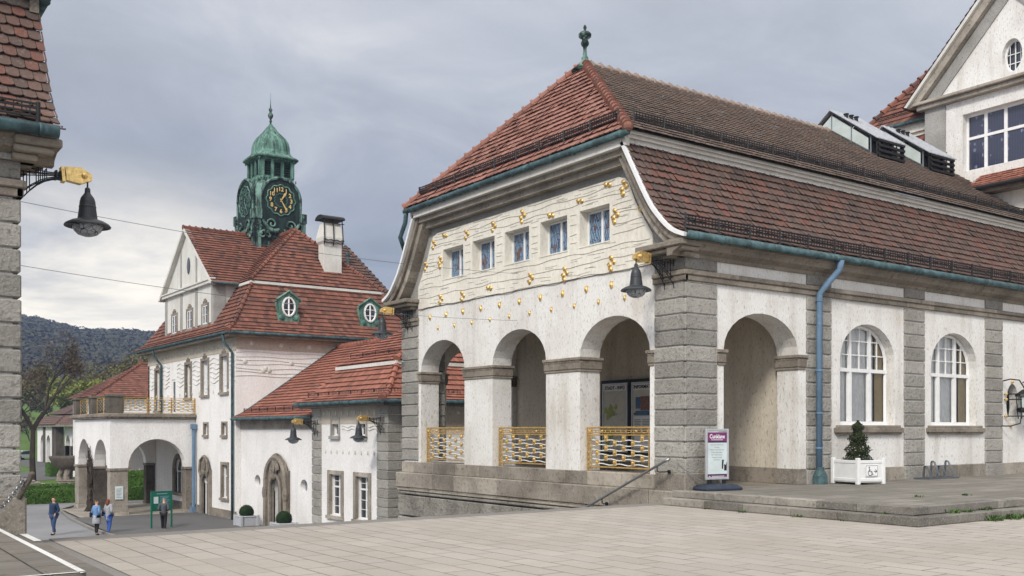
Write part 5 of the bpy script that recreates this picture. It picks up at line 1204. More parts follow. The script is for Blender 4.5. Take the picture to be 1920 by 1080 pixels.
wall_lamp((16.6, 29.1, 3.98), (-1, 0, 0), (0, 1, 0), 'black bell lamp with gold head at the far end of the arcaded front')
wall_lamp((2.68, 16.95, 4.1), (1, 0, 0), (0, 1, 0), 'large black bell lamp hanging from the pavilion at the left edge')
wall_lamp((18.95, 41.75, .42), (-1, 0, 0), (0, 1, 0), 'small black bell lamp beside the carved arched doorway', 1.05)
wall_lamp((18.95, 35.45, .50), (-1, 0, 0), (0, 1, 0), 'small black bell lamp in front of the quoined wing windows', 1.0)
# ------------------------------------------------------------------ notice boards in the loggia
for nm, ya, yb, lab in (('STADT - INFO', 22.85, 24.02, 'framed town map board headed STADT - INFO'), ('INFORMATION', 21.45, 22.66, 'framed board of notices headed INFORMATION')):
    t = thing('notice_board', lab, 'notice board', (20.8, ya, -.7), 'information boards on the loggia wall'); fr = Fx(20.74)
    R_ = lambda b, a, c, d, e, w: fbox(b, fr, a, c, -.005, w, d, e)
    b = MB(); b.box(20.745, 20.86, ya-.12, yb+.10, -.75, 1.56); b.build('case', 'blackvoid', t)
    b = MB(); R_(b, ya, ya+.05, -.7, 1.46, .03); R_(b, yb-.05, yb, -.7, 1.46, .03); R_(b, ya+.05, yb-.05, 1.41, 1.46, .03); R_(b, ya+.05, yb-.05, -.7, -.65, .03); b.build('frame', 'alu', t)
    b = MB(); R_(b, ya+.051, yb-.051, -.649, 1.409, .004); b.build('paper', 'paper', t)
    b = MB(); R_(b, ya+.055, yb-.055, 1.22, 1.40, .012); b.build('heading_strip', 'posterwhite', t)
    b = MB(); fy = lambda u, w, z: (20.72-w*.0, -u, z); text(b, nm, .15, fy, -(ya+yb)/2, 1.31, 0, bold=.004); b.build('heading', 'ink', t)
    rd = random.Random(5)
    if nm[0] == 'S':
        b = MB()
        for k in range(16):
            u, z, r = yb-.15-abs(rd.gauss(0, .22)), rd.uniform(-.4, .95), rd.uniform(.04, .15); u = max(ya+.2, u); b.quad(*[(20.722-.0003*k, u+r*rd.uniform(.5, 1)*math.cos(a), z+r*rd.uniform(.6, 1.4)*math.sin(a)) for a in [i*PI/5 for i in range(10)]])
        b.build('map_wood', 'mapgreen', t)
        b = MB()
        for k in range(26): u, z = rd.uniform(ya+.15, yb-.15), rd.uniform(-.5, 1.1); b.tube([(20.724, min(max(u+.09*i*math.cos(k), ya+.08), yb-.08), z+.06*i*math.sin(k*1.7)+rd.uniform(-.02, .02)) for i in range(5)], .004, 3)
        b.build('map_road', 'mapwater', t)
    else:
        for (m_, ps) in (('posterblue', [(.2, .65, .65, 1.0), (.2, .75, .45, .58), (.12, .5, .1, .4)]), ('posterbrown', [(.42, .78, .6, 1.02)]), ('posterwhite', [(.10, .9, -.1, .42), (.15, .85, -.55, -.2), (.82, 1.08, .3, 1.1)]), ('inkgrey', [(.12, .88, .46, .52)])):
            b = MB(); k = 0
            for a, c, d, e in ps: b.box(20.716-.001*len(m_)-.0004*k, 20.735, yb-c, yb-a, d, e); k += 1
            b.build('poster', m_, t)
        b = MB()
        for k in range(8): b.box(20.69, 20.70, yb-.45+.03*(k % 3), yb-.16, -.05+k*.05, -.035+k*.05); b.box(20.69, 20.70, yb-.8, yb-.52, -.05+k*.05, -.035+k*.05)
        b.build('print', 'inkgrey', t)
# ------------------------------------------------------------------ poster stand
def local(o, ang):
    c, s = math.cos(ang), math.sin(ang); return lambda p: (o[0]+p[0]*c-p[1]*s, o[1]+p[0]*s+p[1]*c, o[2]+p[2])
AF = (17.28, 15.98, ZT+.004); t = thing('poster_stand', 'silver framed poster stand with a purple headed salon advert on a dark base', 'sign', AF)
X = local(AF, math.radians(-9))
b = MB(X); out = [(-.52, -.28), (-.30, -.33), (.30, -.33), (.52, -.28), (.56, 0), (.52, .22), (.30, .26), (-.30, .26), (-.52, .22), (-.56, 0)]
n = len(out); rings = [(1.0, .0), (1.02, .04), (.98, .07), (.80, .125), (.4, .15)]
b.add([(x*k, y*k, z) for k, z in rings for x, y in out], [tuple(range(n-1, -1, -1)), tuple(range(4*n, 5*n))]+[(j*n+i, j*n+(i+1) % n, (j+1)*n+(i+1) % n, (j+1)*n+i) for j in range(4) for i in range(n)]); b.build('base', 'rubber', t)
for x in (-.21, .21): b = MB(X); b.cbox(x-.045, x+.045, -.03, .03, .13, .26, .01); b.build('post', 'iron', t)
b = MB(X)
for a in ((-.335, -.28, .24, 1.42), (.28, .335, .24, 1.42)): b.cbox(a[0], a[1], -.035, .02, a[2], a[3], .008)
b.cbox(-.279, .279, -.035, .02, 1.365, 1.42, .008); b.cbox(-.279, .279, -.035, .02, .24, .295, .008); b.build('frame', 'alu', t)
b = MB(X); b.box(-.28, .28, -.015, .015, .29, 1.37); po = b.build('poster', 'posterpale', t)
fr = lambda u, w, z: (u, -.0165-w, z)
b = MB(X); b.box(-.279, .279, -.0175, -.016, 1.13, 1.34); b.box(-.279, .279, -.0175, -.016, .30, .34); b.build('heading_band', 'purple', po)
b = MB(X); b.box(-.279, .279, -.0170, -.016, 1.10, 1.13); b.box(-.279, .279, -.0170, -.016, .34, .37); b.box(-.279, -.27, -.0175, -.016, .9, 1.1); b.build('dark_band', 'navy', po)
b = MB(X); b.quad(*[fr(*q) for q in ((-.279, .0, 1.365), (.06, .0, 1.365), (-.0, 0, 1.31), (-.279, 0, 1.335))])
text(b, 'Cunklane', .135, fr, 0, 1.24, .0016, bold=.003, sx=.86)
for q0, q1, z_ in [(-.17+.034*i, -.145+.034*i, 1.165) for i in range(10)]+[(-.24, -.2, .32)]+[(-.15+.045*i, -.115+.045*i, .32) for i in range(8)]: b.quad(fr(q0, .0016, z_-.007), fr(q1, .0016, z_-.007), fr(q1, .0016, z_+.007), fr(q0, .0016, z_+.007))
b.build('lettering', 'posterwhite', po)
b = MB(X)
for k, wd in enumerate(('Kosmetische Behandlungen', 'Anti-Aging', 'Wellness / elegante Kosmetik', 'Entspannungsmassagen', 'Farb- / Stilberatung und', 'Klangschalenmassage', 'Raumlüftung')): text(b, wd, .034, fr, -.01, 1.05-k*.058, .0012)
b.build('lettering', 'inkgrey', po)
b = MB(X); b.quad(*[fr(*q) for q in ((.13, .001, .49), (.17, .001, .49), (.185, .001, .66), (.20, .001, .70), (.14, .001, .70))]); b.quad(*[fr(*q) for q in ((.20, .001, .45), (.275, .001, .45), (.275, .001, .66), (.25, .001, .58), (.2, .001, .60))]); b.build('figure', 'ink', po)
# ------------------------------------------------------------------ planters and shrubs
def leafcloud(mb, n, fn, size, rd, flat=.5):
    for _ in range(n):
        p, nn = fn(rd); nn = (Vector(nn)+Vector((rd.uniform(-1, 1), rd.uniform(-1, 1), rd.uniform(-1, 1)))*flat).normalized()
        u = nn.orthogonal().normalized(); u.rotate(Matrix.Rotation(rd.uniform(0, 6.3), 3, nn)); v = nn.cross(u); s = size*rd.uniform(.6, 1.3); p = Vector(p)
        mb.quad(p-u*s*.5, p-v*s*.25, p+u*s*.6, p+v*s*.25)
t = thing('wooden_planter', 'white octagonal style wooden planter with a wheelchair arrow sign', 'planter', (22.28, 15.72, ZT)); X = local((22.28, 15.72, ZT+.004), math.radians(35.4-45))
b = MB(X); w = .43
b.box(-w, w, -w, w, .09, .13); 
for s_ in (-1, 1):
    b.box(-w, w, s_*w-.02, s_*w+.02, .06, .60); b.box(s_*w-.02, s_*w+.02, -w, w, .06, .60)
b.build('box', 'white', t)
for sx in (-1, 1):
    for sy in (-1, 1): b = MB(X); b.cbox(sx*w-.05, sx*w+.05, sy*w-.05, sy*w+.05, 0, .68, .012); b.build('corner_post', 'white', t)
b = MB(X)
for s_ in (-1, 1):
    for z0, z1 in ((.54, .62), (.08, .16)): b.cbox(-w+.05, w-.05, s_*w-.035, s_*w+.035, z0, z1, .008); b.cbox(s_*w-.035, s_*w+.035, -w+.05, w-.05, z0, z1, .008)
b.build('rail', 'white', t); b = MB(X); b.box(-w+.02, w-.02, -w+.02, w-.02, .5, .55); b.build('soil', 'soil', t)
b = MB(X); b.cbox(-.22, .22, -w-.045, -w-.036, .2, .5, .003); sg = b.build('sign', 'posterwhite', t)
b = MB(X); fr = lambda u, w_, z: (u, -w-.0465, z)
for a in ((-.205, .205, .212, .222), (-.205, .205, .478, .488)): b.quad(fr(a[0], 0, a[2]), fr(a[1], 0, a[2]), fr(a[1], 0, a[3]), fr(a[0], 0, a[3]))
for a in (-.205, .195): b.quad(fr(a, 0, .222), fr(a+.01, 0, .222), fr(a+.01, 0, .478), fr(a, 0, .478))
b.tube([(-.06+.07*math.cos(2*PI*i/12+2.2), -w-.048, .30+.07*math.sin(2*PI*i/12+2.2)) for i in range(10)], .008, 4); b.ball((-.09, -w-.048, .44), (.02, .004, .02), 8, 5)
b.tube([(-.09, -w-.048, .42), (-.08, -w-.048, .33), (-.01, -w-.048, .33), (.02, -w-.048, .26), (.05, -w-.048, .265)], .009, 4); b.tube([(-.085, -w-.048, .375), (-.03, -w-.048, .375)], .007, 4)
b.tube([(.07, -w-.048, .34), (.165, -w-.048, .34)], .009, 4); b.tube([(.125, -w-.048, .385), (.17, -w-.048, .34), (.125, -w-.048, .295)], .008, 4); b.build('pictogram', 'ink', sg)
yw = thing('yew_shrub', 'small dark conical yew shrub growing in the white planter', 'shrub', (22.28, 15.72, ZT+.55)); b = MB(); rd = random.Random(3)
c = (22.28, 15.72, ZT+.55)
def yewp(rd):
    h = rd.random()**1.1; R_ = .35*(1-h)**.8+.035+.05*math.sin(h*23+rd.random()); a = rd.uniform(0, 6.3); q = math.sqrt(rd.uniform(.25, 1)); return (c[0]+R_*q*math.cos(a), c[1]+R_*q*math.sin(a), c[2]+.02+h*1.06), (math.cos(a), math.sin(a), .5)
leafcloud(b, 3600, yewp, .06, rd, .9); 
b.build('foliage', 'yew', yw); b = MB(); b.tube([c, (c[0], c[1], c[2]+.9)], [.03, .01], 6)
for i in range(26):
    h = .1+.8*rd.random(); a = rd.uniform(0, 6.3); r = .40*(1-h)**.75+.06; b.tube([(c[0], c[1], c[2]+h*.9), (c[0]+r*math.cos(a), c[1]+r*math.sin(a), c[2]+h*.9+.10)], [.008, .004], 3)
b.build('stem', 'bark', yw)
for (x, y, pl, r, lab, lab2) in ((18.56, 49.4, .62, .37, 'round clipped box ball in the grey planter by the downpipe', 'square grey planter box at the corner of the clock building'), (18.55, 44.5, .62, .38, 'round clipped box ball in front of the carved doorway', 'low planter box mostly hidden by the plaza edge')):
    t = thing('planter_box', lab2, 'planter', (x, y, ZS)); b = MB(); w = .44
    b.cbox(x-w, x+w, y-w, y+w, ZS+.06, ZS+.56, .02); b.cbox(x-w-.03, x+w+.03, y-w-.03, y+w+.03, ZS+.54, ZS+.60, .015); b.build('box', 'boxgrey', t)
    for sx in (-1, 1):
        for sy in (-1, 1): b = MB(); b.cbox(x+sx*w-.07, x+sx*w+.07, y+sy*w-.07, y+sy*w+.07, ZS, ZS+.63, .01); b.build('corner_post', 'boxgrey', t)
    s_ = thing('box_ball', lab, 'shrub', (x, y, ZS+.6)); b = MB(); rd = random.Random(int(x*9)); cc_ = (x, y, ZS+.48+r*.8)
    def sp(rd):
        v = Vector((rd.gauss(0, 1), rd.gauss(0, 1), rd.gauss(0, 1))).normalized(); k = r*rd.uniform(.92, 1.03); return (cc_[0]+v.x*k, cc_[1]+v.y*k, cc_[2]+v.z*k), v
    b.ball(cc_, (r*.93,)*3, 14, 10); leafcloud(b, 2600, sp, .05, rd, .7); b.build('foliage', 'boxdark', s_)
    b = MB(); b.tube([(x, y, ZS+.5), (x, y, ZS+.8)], .03, 6); b.build('stem', 'bark', s_)
# ------------------------------------------------------------------ bicycle rack, handrail, chain, wall lantern
t = thing('bicycle_rack', 'low grey steel bicycle rack of looped bars against the wall', 'bicycle rack', (26.3, 15.95, ZT)); z0 = ZT+.01
b = MB(); b.tube([(25.55, 15.75, z0+.03), (27.1, 15.75, z0+.03)], .02, 6); b.tube([(25.55, 16.2, z0+.03), (27.1, 16.2, z0+.03)], .02, 6); b.tube([(25.55, 15.75, z0+.03), (25.55, 16.2, z0+.03)], .02, 6); b.tube([(27.1, 15.75, z0+.03), (27.1, 16.2, z0+.03)], .02, 6); b.build('base_frame', 'greysteel', t)
for i in range(4):
    x = 25.62+i*.36; h = .50 if i % 2 else .36; b = MB()
    for dx in (0, .06): b.tube([(x+dx, 15.75, z0+.03), (x+dx+.02, 15.72, z0+.12), (x+dx+.12, 15.85, z0+h*.55), (x+dx+.2, 15.98, z0+h*.95), (x+dx+.27, 16.08, z0+h), (x+dx+.34, 16.15, z0+h*.9), (x+dx+.38, 16.2, z0+.03)], .014, 6)
    b.build('wheel_loop', 'greysteel', t)
t = thing('handrail', 'brushed steel handrail going down the stairs beside the pavilion', 'handrail', (16.2, 16.6, -.75))
b = MB(); q = lambda y: (16.12, y, -.72-(y-16.5)*.44); b.tube([(16.16, 16.38, -.66)]+[q(y) for y in (16.5, 18, 20, 22, 24.3)], .032, 10); b.build('rail', 'steel', t, smooth=True)
for y in (16.75, 18.7, 20.6, 22.6):
    b = MB(); p = q(y); e = (16.50 if y < 17 else 16.27); b.tube([(p[0], p[1], p[2]-.02), (p[0], p[1], p[2]-.12), (p[0]+.05, p[1], p[2]-.15), (e, p[1], p[2]-.15)], .014, 6); b.tube([(e-.02, p[1], p[2]-.15), (e+.02, p[1], p[2]-.15)], .045, 8); b.build('bracket', 'iron', t)
def chain(name, lab, p0, p1, sag, r=.012, n=40, mat='steel', cat='chain', links=True):
    b = MB(); p0, p1 = Vector(p0), Vector(p1); pts = [p0.lerp(p1, i/n)-Vector((0, 0, sag*4*(i/n)*(1-i/n))) for i in range(n+1)]
    if links:
        for i in range(n):
            a, c = pts[i], pts[i+1]; d = (c-a).normalized(); o = d.orthogonal().normalized(); o = o if i % 2 else d.cross(o); L = (c-a).length*.68; m = (a+c)/2
            b.tube([m+d*L*math.cos(t_)+o*r*2.2*math.sin(t_) for t_ in [k*PI/4 for k in range(9)]], r*.55, 4, False)
    else: b.tube(pts, r, 4)
    return tag(b.build(name, mat), lab, cat)
chain('chain', 'thin steel chain sagging from the stair handrail to the poster stand', (16.4, 16.3, -.82), (16.98, 16.05, -1.2), .04, .008, 30)
chain('chain', 'steel chain hanging off the stone corner at the left edge', (2.70, 16.24, -.72), (1.9, 15.6, -1.35), .12, .016, 26)
w1 = chain('overhead_cable', 'upper thin cable strung across the sky from the gold ornamented front', (16.6, 22.89, 4.45), (2.61, 20.5, 4.35), .22, .006, 24, 'greysteel', 'cable', False); w1['group'] = 'overhead cables across the stairs'
w2 = chain('overhead_cable', 'lower thin cable strung across the stairs above the portico', (16.6, 22.95, 3.12), (2.61, 20.5, 3.15), .22, .006, 24, 'greysteel', 'cable', False); w2['group'] = 'overhead cables across the stairs'
t = thing('chain_post', 'short slanting dark post stub holding the chain at the left stone corner', 'post', (2.66, 16.3, -1.0)); b = MB(); b.tube([(2.62, 16.28, -1.02), (2.78, 16.22, -.68)], [.04, .045], 8); b.ball((2.785, 16.218, -.66), (.048, .048, .04), 10, 6); b.build('post', 'darkstone', t)
t = thing('wall_lantern', 'black lantern with gilt tips on curved brackets over the oval window', 'lantern', (31.9, 16.0, .8)); b = MB(); y = 15.95
for z in (1.12, .95, .43): b.tube([(30.75, 16.38, z), (30.75, 16.15, z), (30.8, y, z), (31.7, y, z), (31.9, 16.15, z), (31.95, 16.38, z)], .018, 5)
for s_ in (-1, 1):
    b.tube([(31.2+s_*.65, 16.36, 1.52), (31.2+s_*.6, 16.1, 1.58), (31.2+s_*.35, y, 1.55), (31.2+s_*.1, y, 1.35), (31.2, y, 1.25)], .02, 5); b.tube([(31.2+s_*.75, 16.36, .12), (31.2+s_*.6, 16.1, .12), (31.2+s_*.3, y, .2), (31.2+s_*.2, y, .5)], .02, 5)
b.build('bracket', 'iron', t); b = MB()
b.lathe([(.30, 1.05), (.27, 1.12), (.1, 1.25), (.04, 1.28)], (31.2, y, 0), 6); b.lathe([(.20, .55), (.24, .6), (.24, .66), (.2, .7)], (31.2, y, 0), 6)
for k in range(6): a = k*PI/3; b.tube([(31.2+.19*math.cos(a), y+.19*math.sin(a), .35), (31.2+.25*math.cos(a), y+.25*math.sin(a), 1.06)], .018, 4)
b.build('lantern_frame', 'iron', t); b = MB(); b.lathe([(.16, .45), (.22, 1.04)], (31.2, y, 0), 6); b.build('lantern_glass', 'frost', t)
b = MB()
for p in ((30.75, 16.3, 1.12), (30.75, 16.3, .95), (30.75, 16.3, .43), (31.17, 16.33, 1.52), (31.07, 16.33, .12), (31.2, y, 1.32)): b.ball(p, (.045, .05, .05), 8, 5)
b.build('gilt_tip', 'gold', t)
# information sign with two green posts
t = thing('information_sign', 'green information board on two posts read by the man in a suit', 'sign', (14.65, 50.7, ZS)); X = local((14.65, 50.7, ZS), math.radians(16))
for x in (-.56, .56): b = MB(X); b.box(x-.035, x+.035, -.035, .035, 0, 1.92); b.build('post', 'signgreen', t)
b = MB(X); b.box(-.52, .52, -.03, .03, .95, 1.88); b.box(-.6, .6, -.04, .04, 1.88, 1.93); bd = b.build('board', 'signgreen', t)
b = MB(X); fr = lambda u, w, z: (u, -.032-w, z)
b.quad(fr(-.3, .002, 1.785), fr(.3, .002, 1.785), fr(.3, .002, 1.82), fr(-.3, .002, 1.82))
for k in range(9): b.quad(fr(-.1, .002, 1.65-k*.065), fr(.42-.06*(k % 3), .002, 1.65-k*.065), fr(.42-.06*(k % 3), .002, 1.67-k*.065), fr(-.1, .002, 1.67-k*.065))
b.build('lettering', 'mapwater', bd); b = MB(X); b.box(-.45, -.2, -.035, -.031, 1.32, 1.66); b.build('plan', 'posterpale', bd)
# ------------------------------------------------------------------ people
def skin(name, pts, edges, mat, parent, sub=2, **tg):
    """pts: {key: (x,y,z,r)}; limbs as connected edges with radii"""
    keys = list(pts); me = bpy.data.meshes.new(name); me.from_pydata([pts[k][:3] for k in keys], [(keys.index(a), keys.index(b)) for a, b in edges], [])
    ob = bpy.data.objects.new(name, me); COL.objects.link(ob); ob.parent = parent; me.materials.append(M[mat])
    m = ob.modifiers.new('skin', 'SKIN'); m.use_smooth_shade = True; sv = me.skin_vertices[0].data
    for i, k in enumerate(keys): r = pts[k][3]; sv[i].radius = r if isinstance(r, tuple) else (r, r)
    sv[0].use_root = True; s_ = ob.modifiers.new('sub', 'SUBSURF'); s_.levels = sub; s_.render_levels = sub
    for k, v in tg.items(): ob[k] = v
    return ob
def person(label, loc, heading, h=1.75, stride=.2, arms=((.1, .05), (.1, -.05)), top='jacket', legs='jeans', hair='brownhair', hairlen=0, skirt=None, bag=0, lean=0, topz=.50, shoe='shoe', female=False, knit=None):
    t = thing('person', label, 'person', loc); t.rotation_euler = (0, 0, heading); k = h/1.75; ln = lean
    S_ = lambda x, y, z, r: (x*k, (y+ln*max(0, z-.95))*k, z*k, r*k if not isinstance(r, tuple) else tuple(q*k for q in r))
    w = .165 if female else .20; st = stride
    P = {'pel': S_(0, 0, .95, .12), 'sp': S_(0, .01, 1.12, .115), 'ch': S_(0, .0, 1.34, (.14, .11)), 'nk': S_(0, .0, 1.49, .055), 'hd0': S_(0, -.01, 1.56, .06), 'hd1': S_(0, -.015, 1.64, .083), 'hd2': S_(0, -.0, 1.71, .075), 'nose': S_(0, -.1, 1.63, .016)}
    E_ = [('pel', 'sp'), ('sp', 'ch'), ('ch', 'nk'), ('nk', 'hd0'), ('hd0', 'hd1'), ('hd1', 'hd2'), ('hd1', 'nose')]
    J = {}
    for s_, n in ((-1, 'l'), (1, 'r')):
        ft = -st*s_; a = arms[0 if s_ < 0 else 1]; ax = w+.06+a[0]; ay = -a[1]
        P.update({n+'sh': S_(s_*w, 0, 1.42, .055), n+'el': S_(s_*(w+.07), -ay*.4+.03, 1.14, .042), n+'wr': S_(s_*(w+.05-a[0]), -a[1]-.03, .92 + a[1]*.8, .028), n+'pm': S_(s_*(w+.05-a[0]), -a[1]-.05, .86+a[1]*.9, .03),
                  n+'hp': S_(s_*.09, 0, .90, .09), n+'kn': S_(s_*.095, ft*.5-.03, .50, .062), n+'an': S_(s_*.10, ft+.03, .10, .042), n+'to': S_(s_*.11, ft-.13, .04, .034)})
        E_ += [('ch', n+'sh'), (n+'sh', n+'el'), (n+'el', n+'wr'), (n+'wr', n+'pm'), ('pel', n+'hp'), (n+'hp', n+'kn'), (n+'kn', n+'an'), (n+'an', n+'to')]
        pm = P[n+'pm']
        for f in range(5):
            q = (f-1.5)*.018*k if f < 4 else -.035*k; L = (.075, .085, .08, .06, .045)[f]*k
            P[n+'f%d' % f] = (pm[0], pm[1]+q*1.2, pm[2]-L*.6, .009*k); P[n+'g%d' % f] = (pm[0]-s_*.012, pm[1]+q*1.35-.01, pm[2]-L*1.15, .007*k); E_ += [(n+'pm', n+'f%d' % f), (n+'f%d' % f, n+'g%d' % f)]
    skin('body', P, E_, 'skin', t)
    g = lambda n, d: P[n][:3]+((P[n][3]+d*k) if not isinstance(P[n][3], tuple) else tuple(x+d*k for x in P[n][3]),)
    low = (P['pel'][0], P['pel'][1], P['pel'][2]-(.0 if topz > .9 else (.95-topz-.42)*k), .15*k)
    C_ = {'sp': g('sp', .045), 'ch': (P['ch'][0], P['ch'][1], P['ch'][2], (.185*k, .145*k)), 'pel': low, 'nk': (P['nk'][0], P['nk'][1], P['nk'][2]-.03*k, .075*k)}
    ce = [('sp', 'ch'), ('sp', 'pel'), ('ch', 'nk')]
    for n in 'lr': C_[n+'sh'] = g(n+'sh', .03); C_[n+'el'] = g(n+'el', .028); C_[n+'wr'] = g(n+'wr', .024); ce += [('ch', n+'sh'), (n+'sh', n+'el'), (n+'el', n+'wr')]
    skin('top', C_, ce, top, t)
    if skirt:
        b = MB(); b.lathe([(.16*k, 1.0*k), (.19*k, .85*k), (.215*k, .62*k), (.21*k, .58*k)], (0, 0, 0), 16); b.build('skirt', skirt, t, smooth=True).data.transform(Matrix.Translation(Vector(loc)))
    T_ = {'pel': g('pel', .03)}; te = []
    for n in 'lr': T_[n+'hp'] = g(n+'hp', .025); T_[n+'kn'] = g(n+'kn', .022 if not female else .01); T_[n+'an'] = P[n+'an'][:2]+(P[n+'an'][2]+.0, P[n+'an'][3]+(.022 if not female else .012)*k); te += [('pel', n+'hp'), (n+'hp', n+'kn'), (n+'kn', n+'an')]
    skin('trousers', T_, te, legs, t)
    for n in 'lr': skin('shoe', {'a': (P[n+'an'][0], P[n+'an'][1]+.02*k, .06*k, .05*k), 'b': (P[n+'to'][0], P[n+'to'][1]-.02*k, .045*k, .042*k)}, [('a', 'b')], shoe, t, 1)
    hd = P['hd2']; H_ = {'a': (hd[0], hd[1]+.02*k, hd[2]+.02*k, .085*k), 'b': (hd[0], hd[1]+.05*k, hd[2]-.05*k, .085*k)}; he = [('a', 'b')]
    if hairlen: H_['c'] = (hd[0], hd[1]+.08*k, hd[2]-.2*k, .10*k); H_['d'] = (hd[0], hd[1]+.11*k, hd[2]-hairlen*k, .08*k); he += [('b', 'c'), ('c', 'd')]
    skin('hair', H_, he, hair, t)
    for s_ in (-1, 1):
        b = MB(); b.ball((P['hd1'][0]+s_*.032*k+loc[0], P['hd1'][1]-.078*k+loc[1], P['hd1'][2]+.015*k+loc[2]), .012*k, 8, 5); b.build('eye', 'ink', t)
        b = MB(); b.ball((P['hd1'][0]+s_*.088*k+loc[0], P['hd1'][1]+.01*k+loc[1], P['hd1'][2]+loc[2]), (.012*k, .02*k, .032*k), 8, 5); b.build('ear', 'skin', t)
    b = MB(); b.box(P['hd0'][0]-.025*k+loc[0], P['hd0'][0]+.025*k+loc[0], P['hd0'][1]-.078*k+loc[1], P['hd0'][1]-.06*k+loc[1], P['hd0'][2]+.012*k+loc[2], P['hd0'][2]+.02*k+loc[2]); b.build('mouth', 'auburn', t)
    if bag:
        bg_ = thing('handbag', 'dark shoulder bag carried by the '+('woman with auburn hair' if bag > 1 else 'woman in the denim jacket'), 'bag', loc); bg_.rotation_euler = t.rotation_euler
        x = (w+.10)*k; b = MB(); b.cbox(loc[0]+x-.05, loc[0]+x+.06, loc[1]-.14, loc[1]+.16, loc[2]+.90*k, loc[2]+1.14*k, .03); b.build('bag', 'black', bg_)
        b = MB(); b.tube([(loc[0]+x, loc[1]-.12, loc[2]+1.12*k), (loc[0]+x-.06, loc[1]-.04, loc[2]+1.46*k), (loc[0]+x-.06, loc[1]+.05, loc[2]+1.46*k), (loc[0]+x, loc[1]+.14, loc[2]+1.12*k)], .012, 5); b.build('strap', 'black', bg_)
    return t
CAMH = math.atan2(CY, CX)-PI/2     # a figure with heading 0 faces -y; add this to face the camera
HG = CAMH
def at(px, d, z=ZS): t_ = (px-960)/1860; return (d*(CX+CY*t_), d*(CY-CX*t_), z)
person('man in a dark blue jacket and jeans walking towards the plaza', at(101, 47.2), HG+math.radians(-28), 1.80, .10, ((.02, .02), (.02, .08)), 'jacket', 'jeans', 'brownhair', shoe='black')
person('woman in a denim jacket and grey skirt with her back turned', at(181, 47.1), HG+PI+math.radians(-22), 1.66, .08, ((.05, .08), (.04, .1)), 'denim', 'black', 'fairhair', .0, 'greyknit', 1, topz=.62, female=True)
person('woman with long auburn hair, grey cardigan and blue jeans', at(204, 47.3), HG+PI+math.radians(-22), 1.72, .10, ((.05, .1), (.04, .08)), 'greyknit', 'brightjeans', 'auburn', .30, None, 2, topz=.22, female=True)
person('grey haired man in a suit jacket leaning towards the green sign', at(307, 49.2), HG+PI+math.radians(6), 1.62, .16, ((.16, .16), (.14, .16)), 'suit', 'black', 'greyhair', lean=-.10, topz=.42, shoe='black')
person('distant person in a dark coat beyond the hedge', at(245, 85), HG+PI, 1.70, .1, top='black', legs='black', hair='black')
person('distant person in a white jacket beyond the hedge', at(262, 85), HG+PI, 1.72, .1, top='whitecloth', legs='jeans', hair='greyhair')
# ------------------------------------------------------------------ street, pavements and garden beyond the wing
sheet('pavement', 'asphaltd', [(11.9, 47.5), (19.2, 47.5), (19.2, 59.0), (12.2, 59.0)], ZS+.10); sheet('pavement', 'sandl', [(12.6, 59.0), (19.2, 59.0), (19.2, 69.4), (13.0, 66)], ZS+.104)
b = MB(); pts = [(11.9, 47.5), (11.85, 52.4), (12.2, 59.0), (12.6, 62.5), (13.0, 66), (14.5, 69.3)]
for p, q in zip(pts, pts[1:]):
    d = Vector((q[0]-p[0], q[1]-p[1])).normalized(); n_ = Vector((-d.y, d.x))*.16
    b.add([(p[0]+n_.x*k, p[1]+n_.y*k, z) for k in (0, 1) for z in (ZS, ZS+.115)]+[(q[0]+n_.x*k, q[1]+n_.y*k, z) for k in (0, 1) for z in (ZS, ZS+.115)], [(0, 1, 5, 4), (2, 3, 7, 6), (1, 3, 7, 5), (0, 2, 3, 1), (4, 5, 7, 6)])
o = b.build('kerb', 'kerb'); o['kind'] = 'structure'
sheet('gravel_path', 'gravel', [(5, 79), (60, 79), (60, 98), (5, 98)], ZS+.03)
sheet('lawn', 'grass', [(5, 98.2), (25.8, 98.2), (31, 150), (34, 230), (-60, 230), (-60, 98.2)], ZS+.05)
sheet('road', 'asphaltd', [(17, 103), (30.8, 120), (31, 230), (27, 230), (24, 135), (12, 103)], ZS+.07)
def hedge(x0, x1, y0, y1, h, lab, n=5200, z0=ZS):
    b = MB(); rd = random.Random(int(x0*7+y0)); b.box(x0+.05, x1-.05, y0+.05, y1-.05, z0, z0+h-.06)
    def f(rd):
        r = rd.random(); A1, A2 = (x1-x0)*h, (x1-x0)*(y1-y0)
        if r < .5: return (rd.uniform(x0, x1), y0+rd.uniform(-.03, .05), z0+rd.uniform(.05, h)), (0, -1, .2)
        if r < .62: return (x0+rd.uniform(-.03, .05), rd.uniform(y0, y1), z0+rd.uniform(.05, h)), (-1, 0, .2)
        return (rd.uniform(x0, x1), rd.uniform(y0, y1), z0+h+rd.uniform(-.05, .04)), (0, 0, 1)
    leafcloud(b, n, f, .13, rd, .7); return tag(b.build('hedge', 'box'), lab, 'hedge', 'clipped box hedges by the fountain')
hedge(8, 26, 72.8, 74.2, .95, 'long low clipped hedge behind the road, front row', 9000); hedge(8, 16.5, 75.2, 76.6, 1.15, 'low clipped hedge, second row left of the portico', 4000); hedge(17.6, 26, 76.5, 78.2, 1.9, 'taller clipped hedge seen through the portico arch', 5000)
hedge(21.2, 24, 113, 116, 1.5, 'small clipped hedge block beside the lawn near the arcaded pavilion', 3000)
